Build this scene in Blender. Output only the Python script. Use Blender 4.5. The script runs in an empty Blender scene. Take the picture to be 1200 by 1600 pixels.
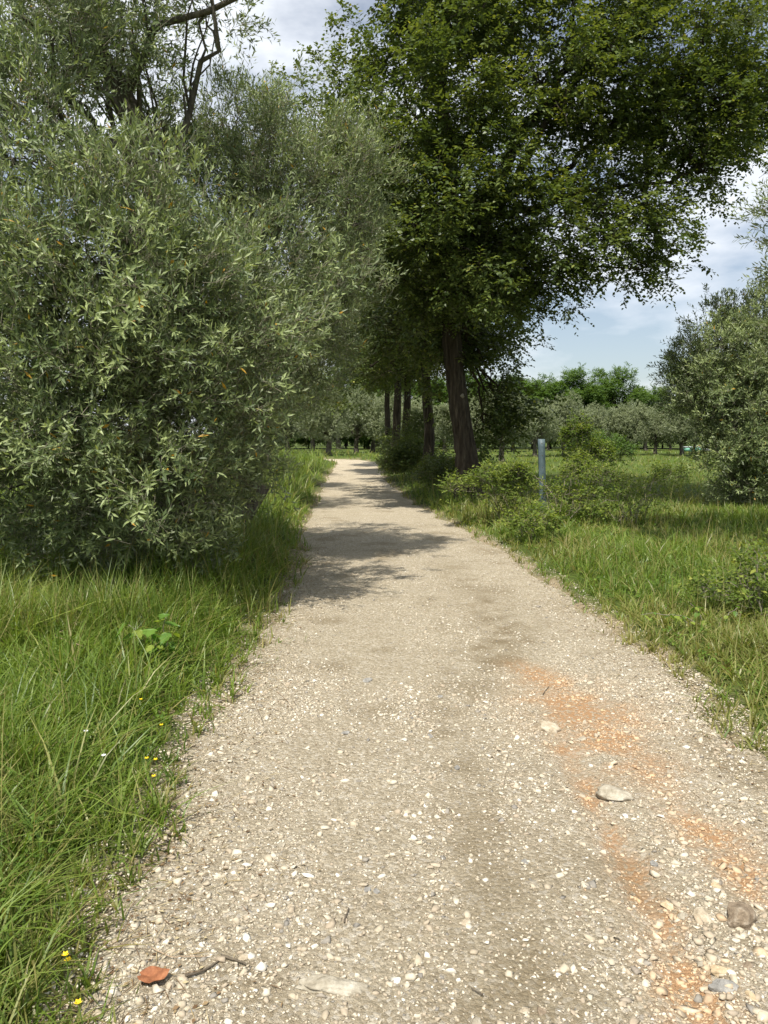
import bpy, math
import numpy as np
from mathutils import Vector

rng = np.random.default_rng(11)
scene = bpy.context.scene
col = scene.collection

# ---------------------------------------------------------------- camera
CAM_Z, PITCH, FPX = 1.6, math.radians(5.7), 1202.0
cam_d = bpy.data.cameras.new('camera')
cam = bpy.data.objects.new('camera', cam_d)
col.objects.link(cam)
cam.location = (0, 0, CAM_Z)
cam.rotation_euler = (math.pi / 2 - PITCH, 0, 0)
cam_d.sensor_fit = 'VERTICAL'
cam_d.sensor_height = 24.0
cam_d.lens = 24.0 * FPX / 1600.0
cam_d.clip_start = 0.05
cam_d.clip_end = 3000
scene.camera = cam

# ---------------------------------------------------------------- light
SUN_EL, SUN_AZ = math.radians(62), math.radians(202)      # azimuth from +Y towards +X
S = Vector((math.sin(SUN_AZ) * math.cos(SUN_EL), math.cos(SUN_AZ) * math.cos(SUN_EL), math.sin(SUN_EL)))
sd = bpy.data.lights.new('sun', 'SUN')
sd.energy = 5.0
sd.angle = math.radians(0.55)
sd.color = (1.0, 0.95, 0.87)
so = bpy.data.objects.new('sun', sd)
col.objects.link(so)
so.rotation_euler = S.to_track_quat('Z', 'Y').to_euler()
so.location = (-10, -20, 30)

world = bpy.data.worlds.new('World')
scene.world = world
world.use_nodes = True
wt = world.node_tree
wt.nodes.clear()
w_out = wt.nodes.new('ShaderNodeOutputWorld')
w_bg = wt.nodes.new('ShaderNodeBackground')
w_sky = wt.nodes.new('ShaderNodeTexSky')
w_sky.sky_type = 'NISHITA'
w_sky.sun_disc = False
w_sky.sun_elevation = SUN_EL
w_sky.sun_rotation = SUN_AZ
w_sky.air_density = 1.0
w_sky.dust_density = 1.0
w_bg.inputs['Strength'].default_value = 0.088
w_tc = wt.nodes.new('ShaderNodeTexCoord')
w_map = wt.nodes.new('ShaderNodeMapping')
w_map.inputs['Scale'].default_value = (1.5, 1.5, 4.2)
w_map.inputs['Location'].default_value = (0.3, 0.9, 0.1)
w_n = wt.nodes.new('ShaderNodeTexNoise')
w_n.inputs['Scale'].default_value = 2.1
w_n.inputs['Detail'].default_value = 7
w_n.inputs['Roughness'].default_value = 0.55
w_ramp = wt.nodes.new('ShaderNodeValToRGB')
w_ramp.color_ramp.elements[0].position = 0.42
w_ramp.color_ramp.elements[0].color = (0.20, 0.20, 0.20, 1)
w_ramp.color_ramp.elements[1].position = 0.62
w_ramp.color_ramp.elements[1].color = (0.95, 0.95, 0.95, 1)
w_mix = wt.nodes.new('ShaderNodeMixRGB')
w_mix.inputs['Color2'].default_value = (9.3, 9.7, 10.3, 1)
L_ = wt.links.new
L_(w_tc.outputs['Generated'], w_map.inputs['Vector'])
L_(w_map.outputs['Vector'], w_n.inputs['Vector'])
L_(w_n.outputs['Fac'], w_ramp.inputs['Fac'])
L_(w_ramp.outputs['Color'], w_mix.inputs['Fac'])
L_(w_sky.outputs['Color'], w_mix.inputs['Color1'])
L_(w_mix.outputs['Color'], w_bg.inputs['Color'])
L_(w_bg.outputs['Background'], w_out.inputs['Surface'])

scene.view_settings.view_transform = 'Standard'
scene.view_settings.look = 'None'
scene.view_settings.exposure = 0.38
scene.view_settings.gamma = 1.0
scene.view_settings.use_curve_mapping = False
scene.cycles.max_bounces = 7
scene.cycles.diffuse_bounces = 4
scene.cycles.transmission_bounces = 5
scene.cycles.use_denoising = True

# ---------------------------------------------------------------- numeric helpers
_sp, _cp = math.sin(PITCH), math.cos(PITCH)


def ray(px, py):
    a, b = (px - 600) / FPX, -(py - 800) / FPX
    return np.array([a, _cp + b * _sp, -_sp + b * _cp])


def P(px, py, depth):                      # the point at that distance ahead
    d = ray(px, py)
    return np.array([0, 0, CAM_Z]) + d * (depth / d[1])


def G(px, py, z=0.0):                      # the point on the level z
    d = ray(px, py)
    return np.array([0, 0, CAM_Z]) + d * ((z - CAM_Z) / d[2])


def unit(v):
    return v / np.maximum(np.linalg.norm(v, axis=-1, keepdims=True), 1e-9)


def rnd_unit(n, r=None):
    return unit((r or rng).normal(size=(n, 3)))


def smooth(a, b, x):
    t = np.clip((x - a) / (b - a), 0, 1)
    return t * t * (3 - 2 * t)


_perm = np.random.default_rng(3).random((256, 256))


def vnoise(x, y):
    xi, yi = np.floor(x).astype(int), np.floor(y).astype(int)
    fx, fy = x - xi, y - yi
    fx, fy = fx * fx * (3 - 2 * fx), fy * fy * (3 - 2 * fy)
    g = lambda i, j: _perm[(xi + i) % 256, (yi + j) % 256]
    return (g(0, 0) * (1 - fx) + g(1, 0) * fx) * (1 - fy) + (g(0, 1) * (1 - fx) + g(1, 1) * fx) * fy


def fbm(x, y, o=4):
    s, a, t = 0, 0.5, 0
    for k in range(o):
        s = s + a * vnoise(x * 2 ** k + 17.3 * k, y * 2 ** k + 9.1 * k)
        t += a
        a *= 0.5
    return s / t


# ---------------------------------------------------------------- mesh helpers
class MB:
    def __init__(self):
        self.v, self.f, self.a, self.n = [], [], {}, 0

    def add(self, v, f, **attrs):
        v, f = np.asarray(v, float).reshape(-1, 3), np.asarray(f, int).reshape(-1, 3)
        self.v.append(v)
        self.f.append(f + self.n)
        self.n += len(v)
        for k, val in attrs.items():
            self.a.setdefault(k, []).append(np.broadcast_to(np.asarray(val, float), (len(f),)))
        return self

    def tube(self, pts, rad, sides=6, cap=True, wob=0.0):
        pts, rad = np.asarray(pts, float), np.asarray(rad, float)
        n = len(pts)
        t = unit(np.gradient(pts, axis=0))
        ref = np.array([0, 0, 1.0]) if abs(t[:, 2]).mean() < 0.8 else np.array([1.0, 0, 0])
        s = unit(np.cross(t, ref))
        u = np.cross(s, t)
        th = np.arange(sides) / sides * 2 * math.pi
        ring = pts[:, None] + (np.cos(th)[None, :, None] * s[:, None] + np.sin(th)[None, :, None] * u[:, None]) * (rad[:, None, None] * (1 + (wob * rng.normal(size=(n, sides, 1)) if wob else 0)))
        i = np.arange(n - 1)[:, None] * sides
        k = np.arange(sides)[None]
        k2 = (k + 1) % sides
        q = np.stack([i + k, i + k2, i + sides + k2, i + sides + k], -1).reshape(-1, 4)
        f = np.concatenate([q[:, :3], q[:, [0, 2, 3]]])
        v = ring.reshape(-1, 3)
        if cap:
            v = np.concatenate([v, pts[:1], pts[-1:]])
            a, b = n * sides, n * sides + 1
            kk = np.arange(sides)
            k2 = (kk + 1) % sides
            f = np.concatenate([f, np.stack([np.full(sides, a), k2, kk], -1), np.stack([np.full(sides, b), (n - 1) * sides + kk, (n - 1) * sides + k2], -1)])
        return self.add(v, f)

    def mesh(self, name, mat, smooth_shade=False):
        v, f = np.concatenate(self.v), np.concatenate(self.f)
        me = bpy.data.meshes.new(name)
        me.vertices.add(len(v))
        me.vertices.foreach_set('co', v.astype(np.float32).ravel())
        me.loops.add(len(f) * 3)
        me.loops.foreach_set('vertex_index', f.astype(np.int32).ravel())
        me.polygons.add(len(f))
        me.polygons.foreach_set('loop_start', (np.arange(len(f)) * 3).astype(np.int32))
        if smooth_shade:
            me.polygons.foreach_set('use_smooth', np.ones(len(f), bool))
        me.update(calc_edges=True)
        for k, lst in self.a.items():
            at = me.attributes.new(k, 'FLOAT', 'FACE')
            at.data.foreach_set('value', np.concatenate(lst).astype(np.float32))
        me.materials.append(mat)
        return me

    def obj(self, name, mat, parent=None, smooth_shade=False, kind=None):
        o = bpy.data.objects.new(name, self.mesh(name, mat, smooth_shade))
        col.objects.link(o)
        if parent is not None:
            o.parent = parent
            o.matrix_parent_inverse = parent.matrix_world.inverted() if False else o.matrix_parent_inverse
        if kind:
            o['kind'] = kind
        return o


def tag(o, label, cat, group=None, kind=None):
    o['label'] = label
    if cat:
        o['category'] = cat
    if group:
        o['group'] = group
    if kind:
        o['kind'] = kind
    return o


def thing(name, label, cat, loc=(0, 0, 0), group=None, rz=0.0):
    o = bpy.data.objects.new(name, None)
    o.empty_display_size = 0.2
    col.objects.link(o)
    o.location = loc
    o.rotation_euler = (0, 0, rz)
    return tag(o, label, cat, group)


def copy_tree(root, loc, rz, sc, label, group):
    r = root.copy()
    col.objects.link(r)
    r.location, r.rotation_euler, r.scale = loc, (0, 0, rz), sc
    r['label'] = label
    if group:
        r['group'] = group
    for ch in root.children:
        c = ch.copy()
        col.objects.link(c)
        c.parent = r
    return r


_ico_t = (1 + 5 ** 0.5) / 2
ICO_V = unit(np.array([(-1, _ico_t, 0), (1, _ico_t, 0), (-1, -_ico_t, 0), (1, -_ico_t, 0), (0, -1, _ico_t), (0, 1, _ico_t),
                       (0, -1, -_ico_t), (0, 1, -_ico_t), (_ico_t, 0, -1), (_ico_t, 0, 1), (-_ico_t, 0, -1), (-_ico_t, 0, 1)]))
ICO_F = np.array([(0, 11, 5), (0, 5, 1), (0, 1, 7), (0, 7, 10), (0, 10, 11), (1, 5, 9), (5, 11, 4), (11, 10, 2), (10, 7, 6), (7, 1, 8),
                  (3, 9, 4), (3, 4, 2), (3, 2, 6), (3, 6, 8), (3, 8, 9), (4, 9, 5), (2, 4, 11), (6, 2, 10), (8, 6, 7), (9, 8, 1)])
OCT_V = np.array([(1, 0, 0), (0, 1, 0), (-1, 0, 0), (0, -1, 0), (0, 0, 1), (0, 0, -1)], float)
OCT_F = np.array([(0, 1, 4), (1, 2, 4), (2, 3, 4), (3, 0, 4), (1, 0, 5), (2, 1, 5), (3, 2, 5), (0, 3, 5)])


def ico_sub(n):
    v, f = ICO_V, ICO_F
    for _ in range(n):
        e = {}
        vl = list(v)
        nf = []

        def mid(a, b):
            k = (min(a, b), max(a, b))
            if k not in e:
                e[k] = len(vl)
                m = vl[a] + vl[b]
                vl.append(m / np.linalg.norm(m))
            return e[k]
        for a, b, c in f:
            ab, bc, ca = mid(a, b), mid(b, c), mid(c, a)
            nf += [(a, ab, ca), (b, bc, ab), (c, ca, bc), (ab, bc, ca)]
        v, f = np.array(vl), np.array(nf)
    return v, f


# ---------------------------------------------------------------- materials
def new_mat(name):
    m = bpy.data.materials.new(name)
    m.use_nodes = True
    nt = m.node_tree
    nt.nodes.clear()
    out = nt.nodes.new('ShaderNodeOutputMaterial')
    return m, nt, out


def N(nt, typ, **kw):
    n = nt.nodes.new(typ)
    for k, v in kw.items():
        if k in n.inputs:
            n.inputs[k].default_value = v
        else:
            setattr(n, k, v)
    return n


def ramp(nt, stops, interp='LINEAR'):
    r = nt.nodes.new('ShaderNodeValToRGB')
    cr = r.color_ramp
    cr.interpolation = interp
    while len(cr.elements) < len(stops):
        cr.elements.new(0.5)
    for e, (p, c) in zip(cr.elements, stops):
        e.position = p
        e.color = (*c, 1)
    return r


def leaf_mat(name, stops, under=None, trans=None, tf=0.35, rough=0.45, spec=0.4):
    m, nt, out = new_mat(name)
    at = N(nt, 'ShaderNodeAttribute', attribute_name='rnd')
    cr = ramp(nt, stops)
    nt.links.new(at.outputs['Fac'], cr.inputs['Fac'])
    b = N(nt, 'ShaderNodeBsdfPrincipled', Roughness=rough)
    b.inputs['Specular IOR Level'].default_value = spec
    src = cr.outputs['Color']
    if under:
        ge = N(nt, 'ShaderNodeNewGeometry')
        mx = N(nt, 'ShaderNodeMixRGB')
        mx.inputs['Color2'].default_value = (*under, 1)
        nt.links.new(ge.outputs['Backfacing'], mx.inputs['Fac'])
        nt.links.new(src, mx.inputs['Color1'])
        nt.links.new(mx.outputs['Color'], b.inputs['Base Color'])
    else:
        nt.links.new(src, b.inputs['Base Color'])
    t = N(nt, 'ShaderNodeBsdfTranslucent')
    if trans:
        mm = N(nt, 'ShaderNodeMixRGB', blend_type='MULTIPLY')
        mm.inputs['Fac'].default_value = 1
        nt.links.new(src, mm.inputs['Color1'])
        mm.inputs['Color2'].default_value = (*trans, 1)
        nt.links.new(mm.outputs['Color'], t.inputs['Color'])
    else:
        nt.links.new(src, t.inputs['Color'])
    ms = N(nt, 'ShaderNodeMixShader')
    ms.inputs['Fac'].default_value = tf
    nt.links.new(b.outputs[0], ms.inputs[1])
    nt.links.new(t.outputs[0], ms.inputs[2])
    nt.links.new(ms.outputs[0], out.inputs['Surface'])
    return m


M = {}
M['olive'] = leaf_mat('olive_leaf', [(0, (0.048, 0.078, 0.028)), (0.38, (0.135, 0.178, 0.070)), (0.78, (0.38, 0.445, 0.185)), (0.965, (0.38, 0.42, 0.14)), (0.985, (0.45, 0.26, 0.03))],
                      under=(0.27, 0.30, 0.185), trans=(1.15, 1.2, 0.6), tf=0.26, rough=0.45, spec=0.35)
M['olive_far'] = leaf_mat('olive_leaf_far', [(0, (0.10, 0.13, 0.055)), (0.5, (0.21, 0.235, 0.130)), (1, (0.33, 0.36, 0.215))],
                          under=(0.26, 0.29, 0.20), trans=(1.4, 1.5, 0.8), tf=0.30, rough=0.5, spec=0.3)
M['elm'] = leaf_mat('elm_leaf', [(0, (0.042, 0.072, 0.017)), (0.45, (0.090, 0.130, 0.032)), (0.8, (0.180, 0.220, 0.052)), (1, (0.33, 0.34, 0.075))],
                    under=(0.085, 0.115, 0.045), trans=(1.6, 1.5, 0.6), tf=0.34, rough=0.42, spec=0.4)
M['locust'] = leaf_mat('locust_leaf', [(0, (0.055, 0.105, 0.022)), (0.5, (0.095, 0.165, 0.034)), (1, (0.165, 0.230, 0.055))],
                       trans=(1.5, 1.5, 0.6), tf=0.4, rough=0.5, spec=0.3)
M['bramble'] = leaf_mat('bramble_leaf', [(0, (0.055, 0.095, 0.018)), (0.45, (0.13, 0.185, 0.034)), (0.8, (0.26, 0.30, 0.06)), (1, (0.36, 0.38, 0.09))],
                        under=(0.12, 0.17, 0.07), trans=(1.6, 1.6, 0.6), tf=0.38, rough=0.6, spec=0.2)
M['weed'] = leaf_mat('weed_leaf', [(0, (0.06, 0.12, 0.02)), (0.5, (0.11, 0.19, 0.03)), (1, (0.19, 0.27, 0.05))], trans=(1.5, 1.5, 0.6), tf=0.35, rough=0.65, spec=0.15)
M['sapling'] = leaf_mat('sapling_leaf', [(0, (0.10, 0.20, 0.035)), (0.6, (0.17, 0.29, 0.05)), (1, (0.30, 0.34, 0.06))], trans=(1.4, 1.5, 0.6), tf=0.4, rough=0.4)


def grass_mat():
    m, nt, out = new_mat('grass_blade')
    a1 = N(nt, 'ShaderNodeAttribute', attribute_name='rnd')
    a2 = N(nt, 'ShaderNodeAttribute', attribute_name='dry')
    c1 = ramp(nt, [(0, (0.060, 0.118, 0.016)), (0.5, (0.150, 0.225, 0.034)), (1, (0.29, 0.355, 0.075))])
    c2 = ramp(nt, [(0, (0.17, 0.155, 0.045)), (1, (0.42, 0.36, 0.16))])
    nt.links.new(a1.outputs['Fac'], c1.inputs['Fac'])
    nt.links.new(a1.outputs['Fac'], c2.inputs['Fac'])
    mx = N(nt, 'ShaderNodeMixRGB')
    nt.links.new(a2.outputs['Fac'], mx.inputs['Fac'])
    nt.links.new(c1.outputs['Color'], mx.inputs['Color1'])
    nt.links.new(c2.outputs['Color'], mx.inputs['Color2'])
    b = N(nt, 'ShaderNodeBsdfPrincipled', Roughness=0.42)
    b.inputs['Specular IOR Level'].default_value = 0.4
    nt.links.new(mx.outputs['Color'], b.inputs['Base Color'])
    t = N(nt, 'ShaderNodeBsdfTranslucent')
    mm = N(nt, 'ShaderNodeMixRGB', blend_type='MULTIPLY')
    mm.inputs['Fac'].default_value = 1
    mm.inputs['Color2'].default_value = (1.6, 1.6, 0.8, 1)
    nt.links.new(mx.outputs['Color'], mm.inputs['Color1'])
    nt.links.new(mm.outputs['Color'], t.inputs['Color'])
    ms = N(nt, 'ShaderNodeMixShader')
    ms.inputs['Fac'].default_value = 0.38
    nt.links.new(b.outputs[0], ms.inputs[1])
    nt.links.new(t.outputs[0], ms.inputs[2])
    nt.links.new(ms.outputs[0], out.inputs['Surface'])
    return m


M['grass'] = grass_mat()


def noise_mat(name, stops, scale=6.0, stretch=(1, 1, 1), rough=0.9, bump=0.3, detail=6, dist=0.02, spec=0.2, voro=0.0):
    m, nt, out = new_mat(name)
    tc = N(nt, 'ShaderNodeTexCoord')
    mp = N(nt, 'ShaderNodeMapping')
    mp.inputs['Scale'].default_value = stretch
    nt.links.new(tc.outputs['Object'], mp.inputs['Vector'])
    no = N(nt, 'ShaderNodeTexNoise', Scale=scale, Detail=detail, Roughness=0.62)
    nt.links.new(mp.outputs[0], no.inputs['Vector'])
    cr = ramp(nt, stops)
    nt.links.new(no.outputs['Fac'], cr.inputs['Fac'])
    b = N(nt, 'ShaderNodeBsdfPrincipled', Roughness=rough)
    b.inputs['Specular IOR Level'].default_value = spec
    nt.links.new(cr.outputs['Color'], b.inputs['Base Color'])
    bp = N(nt, 'ShaderNodeBump', Strength=bump, Distance=dist)
    h = no.outputs['Fac']
    if voro:
        vo = N(nt, 'ShaderNodeTexVoronoi', Scale=voro, feature='DISTANCE_TO_EDGE')
        nt.links.new(mp.outputs[0], vo.inputs['Vector'])
        ad = N(nt, 'ShaderNodeMath', operation='ADD')
        nt.links.new(h, ad.inputs[0])
        nt.links.new(vo.outputs['Distance'], ad.inputs[1])
        h = ad.outputs[0]
    nt.links.new(h, bp.inputs['Height'])
    nt.links.new(bp.outputs['Normal'], b.inputs['Normal'])
    nt.links.new(b.outputs[0], out.inputs['Surface'])
    return m


M['bark_elm'] = noise_mat('elm_bark', [(0.3, (0.016, 0.012, 0.008)), (0.55, (0.060, 0.048, 0.034)), (0.75, (0.13, 0.11, 0.08))], 9, (1.6, 1.6, 0.25), 0.95, 1.0, 8, 0.05, voro=7)
M['bark_olive'] = noise_mat('olive_bark', [(0.25, (0.045, 0.038, 0.028)), (0.55, (0.12, 0.105, 0.08)), (0.8, (0.22, 0.20, 0.16))], 11, (1, 1, 0.4), 0.95, 0.9, 8, 0.04, voro=9)
M['twig'] = noise_mat('twig_bark', [(0.3, (0.14, 0.12, 0.085)), (0.7, (0.30, 0.27, 0.20))], 20, (1, 1, 1), 0.85, 0.2)
M['deadwood'] = noise_mat('dead_wood', [(0.3, (0.06, 0.048, 0.035)), (0.7, (0.17, 0.14, 0.10))], 30, (1, 1, 1), 0.9, 0.3)
M['pale_wood'] = noise_mat('pale_wood', [(0.3, (0.26, 0.18, 0.11)), (0.7, (0.42, 0.32, 0.22))], 30, (1, 1, 1), 0.9, 0.3)


def ground_mat():
    m, nt, out = new_mat('soil_and_sward')
    tc = N(nt, 'ShaderNodeTexCoord')
    n1 = N(nt, 'ShaderNodeTexNoise', Scale=0.35, Detail=5)
    n2 = N(nt, 'ShaderNodeTexNoise', Scale=14.0, Detail=8, Roughness=0.7)
    for n in (n1, n2):
        nt.links.new(tc.outputs['Object'], n.inputs['Vector'])
    c1 = ramp(nt, [(0.3, (0.060, 0.100, 0.018)), (0.6, (0.095, 0.145, 0.026)), (0.8, (0.150, 0.170, 0.045))])
    c2 = ramp(nt, [(0.3, (0.035, 0.040, 0.014)), (0.6, (0.085, 0.100, 0.028)), (0.8, (0.16, 0.145, 0.065))])
    nt.links.new(n1.outputs['Fac'], c1.inputs['Fac'])
    nt.links.new(n2.outputs['Fac'], c2.inputs['Fac'])
    mx = N(nt, 'ShaderNodeMixRGB')
    mx.inputs['Fac'].default_value = 0.5
    nt.links.new(c1.outputs['Color'], mx.inputs['Color1'])
    nt.links.new(c2.outputs['Color'], mx.inputs['Color2'])
    b = N(nt, 'ShaderNodeBsdfPrincipled', Roughness=0.95)
    b.inputs['Specular IOR Level'].default_value = 0.1
    ae = N(nt, 'ShaderNodeAttribute', attribute_name='bare_soil')
    n3 = N(nt, 'ShaderNodeTexNoise', Scale=60.0, Detail=6, Roughness=0.75)
    nt.links.new(tc.outputs['Object'], n3.inputs['Vector'])
    c3 = ramp(nt, [(0.35, (0.13, 0.10, 0.06)), (0.5, (0.29, 0.23, 0.145)), (0.62, (0.40, 0.34, 0.225)), (0.7, (0.60, 0.54, 0.42))])
    nt.links.new(n3.outputs['Fac'], c3.inputs['Fac'])
    me_ = N(nt, 'ShaderNodeMixRGB')
    nt.links.new(ae.outputs['Fac'], me_.inputs['Fac'])
    nt.links.new(mx.outputs['Color'], me_.inputs['Color1'])
    nt.links.new(c3.outputs['Color'], me_.inputs['Color2'])
    nt.links.new(me_.outputs['Color'], b.inputs['Base Color'])
    bp = N(nt, 'ShaderNodeBump', Strength=0.8, Distance=0.05)
    nt.links.new(n2.outputs['Fac'], bp.inputs['Height'])
    nt.links.new(bp.outputs['Normal'], b.inputs['Normal'])
    nt.links.new(b.outputs[0], out.inputs['Surface'])
    return m


M['ground'] = ground_mat()


def path_mat():
    m, nt, out = new_mat('packed_gravel')
    tc = N(nt, 'ShaderNodeTexCoord')
    vo = N(nt, 'ShaderNodeTexVoronoi', Scale=62.0, Randomness=1.0)
    vo2 = N(nt, 'ShaderNodeTexVoronoi', Scale=190.0, Randomness=1.0)
    n1 = N(nt, 'ShaderNodeTexNoise', Scale=2.2, Detail=6, Roughness=0.6)
    n2 = N(nt, 'ShaderNodeTexNoise', Scale=320.0, Detail=3)
    for n in (vo, vo2, n1, n2):
        nt.links.new(tc.outputs['Object'], n.inputs['Vector'])
    sep = N(nt, 'ShaderNodeSeparateColor')
    nt.links.new(vo.outputs['Color'], sep.inputs['Color'])
    sep2 = N(nt, 'ShaderNodeSeparateColor')
    nt.links.new(vo2.outputs['Color'], sep2.inputs['Color'])
    base = ramp(nt, [(0.3, (0.45, 0.365, 0.245)), (0.55, (0.55, 0.465, 0.325)), (0.75, (0.62, 0.545, 0.405))])
    nt.links.new(n1.outputs['Fac'], base.inputs['Fac'])
    grit = ramp(nt, [(0.0, (0.20, 0.165, 0.11)), (0.25, (0.38, 0.32, 0.225)), (0.7, (0.55, 0.475, 0.345)), (0.85, (0.74, 0.68, 0.56)), (1.0, (0.82, 0.78, 0.69))])
    nt.links.new(sep.outputs['Red'], grit.inputs['Fac'])
    grit2 = ramp(nt, [(0.0, (0.20, 0.16, 0.10)), (0.5, (0.43, 0.36, 0.24)), (1.0, (0.74, 0.67, 0.52))])
    nt.links.new(sep2.outputs['Red'], grit2.inputs['Fac'])
    g = N(nt, 'ShaderNodeMixRGB')
    g.inputs['Fac'].default_value = 0.5
    nt.links.new(grit.outputs['Color'], g.inputs['Color1'])
    nt.links.new(grit2.outputs['Color'], g.inputs['Color2'])
    mx = N(nt, 'ShaderNodeMixRGB')
    mx.inputs['Fac'].default_value = 0.75
    nt.links.new(base.outputs['Color'], mx.inputs['Color1'])
    nt.links.new(g.outputs['Color'], mx.inputs['Color2'])
    ar = N(nt, 'ShaderNodeAttribute', attribute_name='red_earth')
    ad = N(nt, 'ShaderNodeAttribute', attribute_name='moss')
    m1 = N(nt, 'ShaderNodeMixRGB')
    m1.inputs['Color2'].default_value = (0.52, 0.31, 0.16, 1)
    gsel = ramp(nt, [(0.0, (1.25, 1.25, 1.25)), (0.55, (1.0, 1.0, 1.0)), (0.75, (0.35, 0.35, 0.35)), (1.0, (0.15, 0.15, 0.15))])
    nt.links.new(sep.outputs['Green'], gsel.inputs['Fac'])
    gm_ = N(nt, 'ShaderNodeMath', operation='MULTIPLY')
    nt.links.new(ar.outputs['Fac'], gm_.inputs[0])
    nt.links.new(gsel.outputs['Color'], gm_.inputs[1])
    nt.links.new(gm_.outputs[0], m1.inputs['Fac'])
    nt.links.new(mx.outputs['Color'], m1.inputs['Color1'])
    m2 = N(nt, 'ShaderNodeMixRGB')
    m2.inputs['Color2'].default_value = (0.23, 0.175, 0.095, 1)
    nt.links.new(ad.outputs['Fac'], m2.inputs['Fac'])
    nt.links.new(m1.outputs['Color'], m2.inputs['Color1'])
    b = N(nt, 'ShaderNodeBsdfPrincipled', Roughness=0.9)
    b.inputs['Specular IOR Level'].default_value = 0.15
    nt.links.new(m2.outputs['Color'], b.inputs['Base Color'])
    h = N(nt, 'ShaderNodeMath', operation='MULTIPLY_ADD')
    nt.links.new(vo.outputs['Distance'], h.inputs[0])
    h.inputs[1].default_value = -0.9
    nt.links.new(n2.outputs['Fac'], h.inputs[2])
    bp = N(nt, 'ShaderNodeBump', Strength=1.0, Distance=0.014)
    nt.links.new(h.outputs[0], bp.inputs['Height'])
    nt.links.new(bp.outputs['Normal'], b.inputs['Normal'])
    nt.links.new(b.outputs[0], out.inputs['Surface'])
    return m


M['path'] = path_mat()


def pebble_mat():
    m, nt, out = new_mat('limestone_pebble')
    a1 = N(nt, 'ShaderNodeAttribute', attribute_name='rnd')
    a2 = N(nt, 'ShaderNodeAttribute', attribute_name='red_earth')
    c = ramp(nt, [(0, (0.22, 0.205, 0.18)), (0.05, (0.32, 0.29, 0.24)), (0.09, (0.40, 0.33, 0.24)), (0.5, (0.50, 0.435, 0.32)), (0.85, (0.62, 0.56, 0.44)), (1, (0.76, 0.72, 0.62))])
    nt.links.new(a1.outputs['Fac'], c.inputs['Fac'])
    mx = N(nt, 'ShaderNodeMixRGB')
    mx.inputs['Color2'].default_value = (0.60, 0.40, 0.22, 1)
    nt.links.new(a2.outputs['Fac'], mx.inputs['Fac'])
    nt.links.new(c.outputs['Color'], mx.inputs['Color1'])
    tc = N(nt, 'ShaderNodeTexCoord')
    n = N(nt, 'ShaderNodeTexNoise', Scale=90.0, Detail=4)
    nt.links.new(tc.outputs['Object'], n.inputs['Vector'])
    mu = N(nt, 'ShaderNodeMixRGB', blend_type='MULTIPLY')
    mu.inputs['Fac'].default_value = 0.5
    cc = ramp(nt, [(0.3, (0.6, 0.58, 0.54)), (0.65, (1, 1, 1))])
    nt.links.new(n.outputs['Fac'], cc.inputs['Fac'])
    nt.links.new(mx.outputs['Color'], mu.inputs['Color1'])
    nt.links.new(cc.outputs['Color'], mu.inputs['Color2'])
    b = N(nt, 'ShaderNodeBsdfPrincipled', Roughness=0.8)
    b.inputs['Specular IOR Level'].default_value = 0.25
    nt.links.new(mu.outputs['Color'], b.inputs['Base Color'])
    nt.links.new(b.outputs[0], out.inputs['Surface'])
    return m


M['pebble'] = pebble_mat()

# ---------------------------------------------------------------- the path's course
EL = [(80, 1760), (150, 1600), (250, 1400), (310, 1250), (350, 1130), (400, 1040), (440, 960), (465, 910), (480, 860), (487, 820), (494, 790), (504, 765), (515, 745), (526, 729), (534, 722)]
ER = [(1320, 1330), (1200, 1215), (1085, 1110), (1005, 1040), (930, 975), (850, 908), (790, 870), (722, 830), (662, 800), (622, 770), (600, 750), (590, 735), (586, 722)]
gl = np.array([G(*p)[:2] for p in EL])
gr = np.array([G(*p)[:2] for p in ER])
ys = np.arange(1.6, 44.0, 0.4)
xl = np.interp(ys, gl[:, 1], gl[:, 0])
xr = np.interp(ys, gr[:, 1], gr[:, 0])
k_ = np.ones(7) / 7
pad = lambda a: np.convolve(np.pad(a, 3, 'edge'), k_, 'valid')
xl, xr = pad(xl), pad(xr)
cen = np.stack([(xl + xr) / 2, ys], 1)
hw = (xr - xl) / 2
back = np.array([[cen[0, 0] - 0.02 * (1.6 - t), t] for t in (-8, -6, -4, -2.5, -1, 0, 0.8)])
turn = np.array([(-1.75, 46), (-2.3, 48.5), (-3.6, 51), (-6.0, 53.2), (-9.5, 55), (-14, 56.4), (-20, 57.5), (-30, 58.5)])
tk = np.concatenate([cen[-1:], turn])
tt = np.linspace(0, len(tk) - 1, 90)
turn_d = np.stack([np.interp(tt, np.arange(len(tk)), tk[:, i]) for i in (0, 1)], 1)[1:]
PC = np.concatenate([back, cen, turn_d])
PW = np.concatenate([np.full(len(back), hw[0]), hw, np.full(len(turn_d), hw[-1])])


def path_dist(x, y):
    """signed: distance outside the path's edge (negative inside), and which side (+1 right)"""
    x, y = np.asarray(x, float).ravel(), np.asarray(y, float).ravel()
    out, side = np.empty(len(x)), np.empty(len(x))
    tang = unit(np.gradient(PC, axis=0))
    for i in range(0, len(x), 40000):
        dx, dy = x[i:i + 40000, None] - PC[None, :, 0], y[i:i + 40000, None] - PC[None, :, 1]
        d2 = dx * dx + dy * dy
        j = d2.argmin(1)
        r = np.arange(len(j))
        cr = tang[j, 1] * dx[r, j] - tang[j, 0] * dy[r, j]
        al = tang[j, 0] * dx[r, j] + tang[j, 1] * dy[r, j]
        d = np.where(np.abs(al) < 0.5, np.abs(cr), np.sqrt(d2[r, j]))
        out[i:i + 40000] = d - PW[j]
        side[i:i + 40000] = np.sign(cr)
    return out, side


def edge_noise(x, y):
    return (fbm(x * 1.7, y * 1.7, 3) - 0.5) * 0.42


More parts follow.
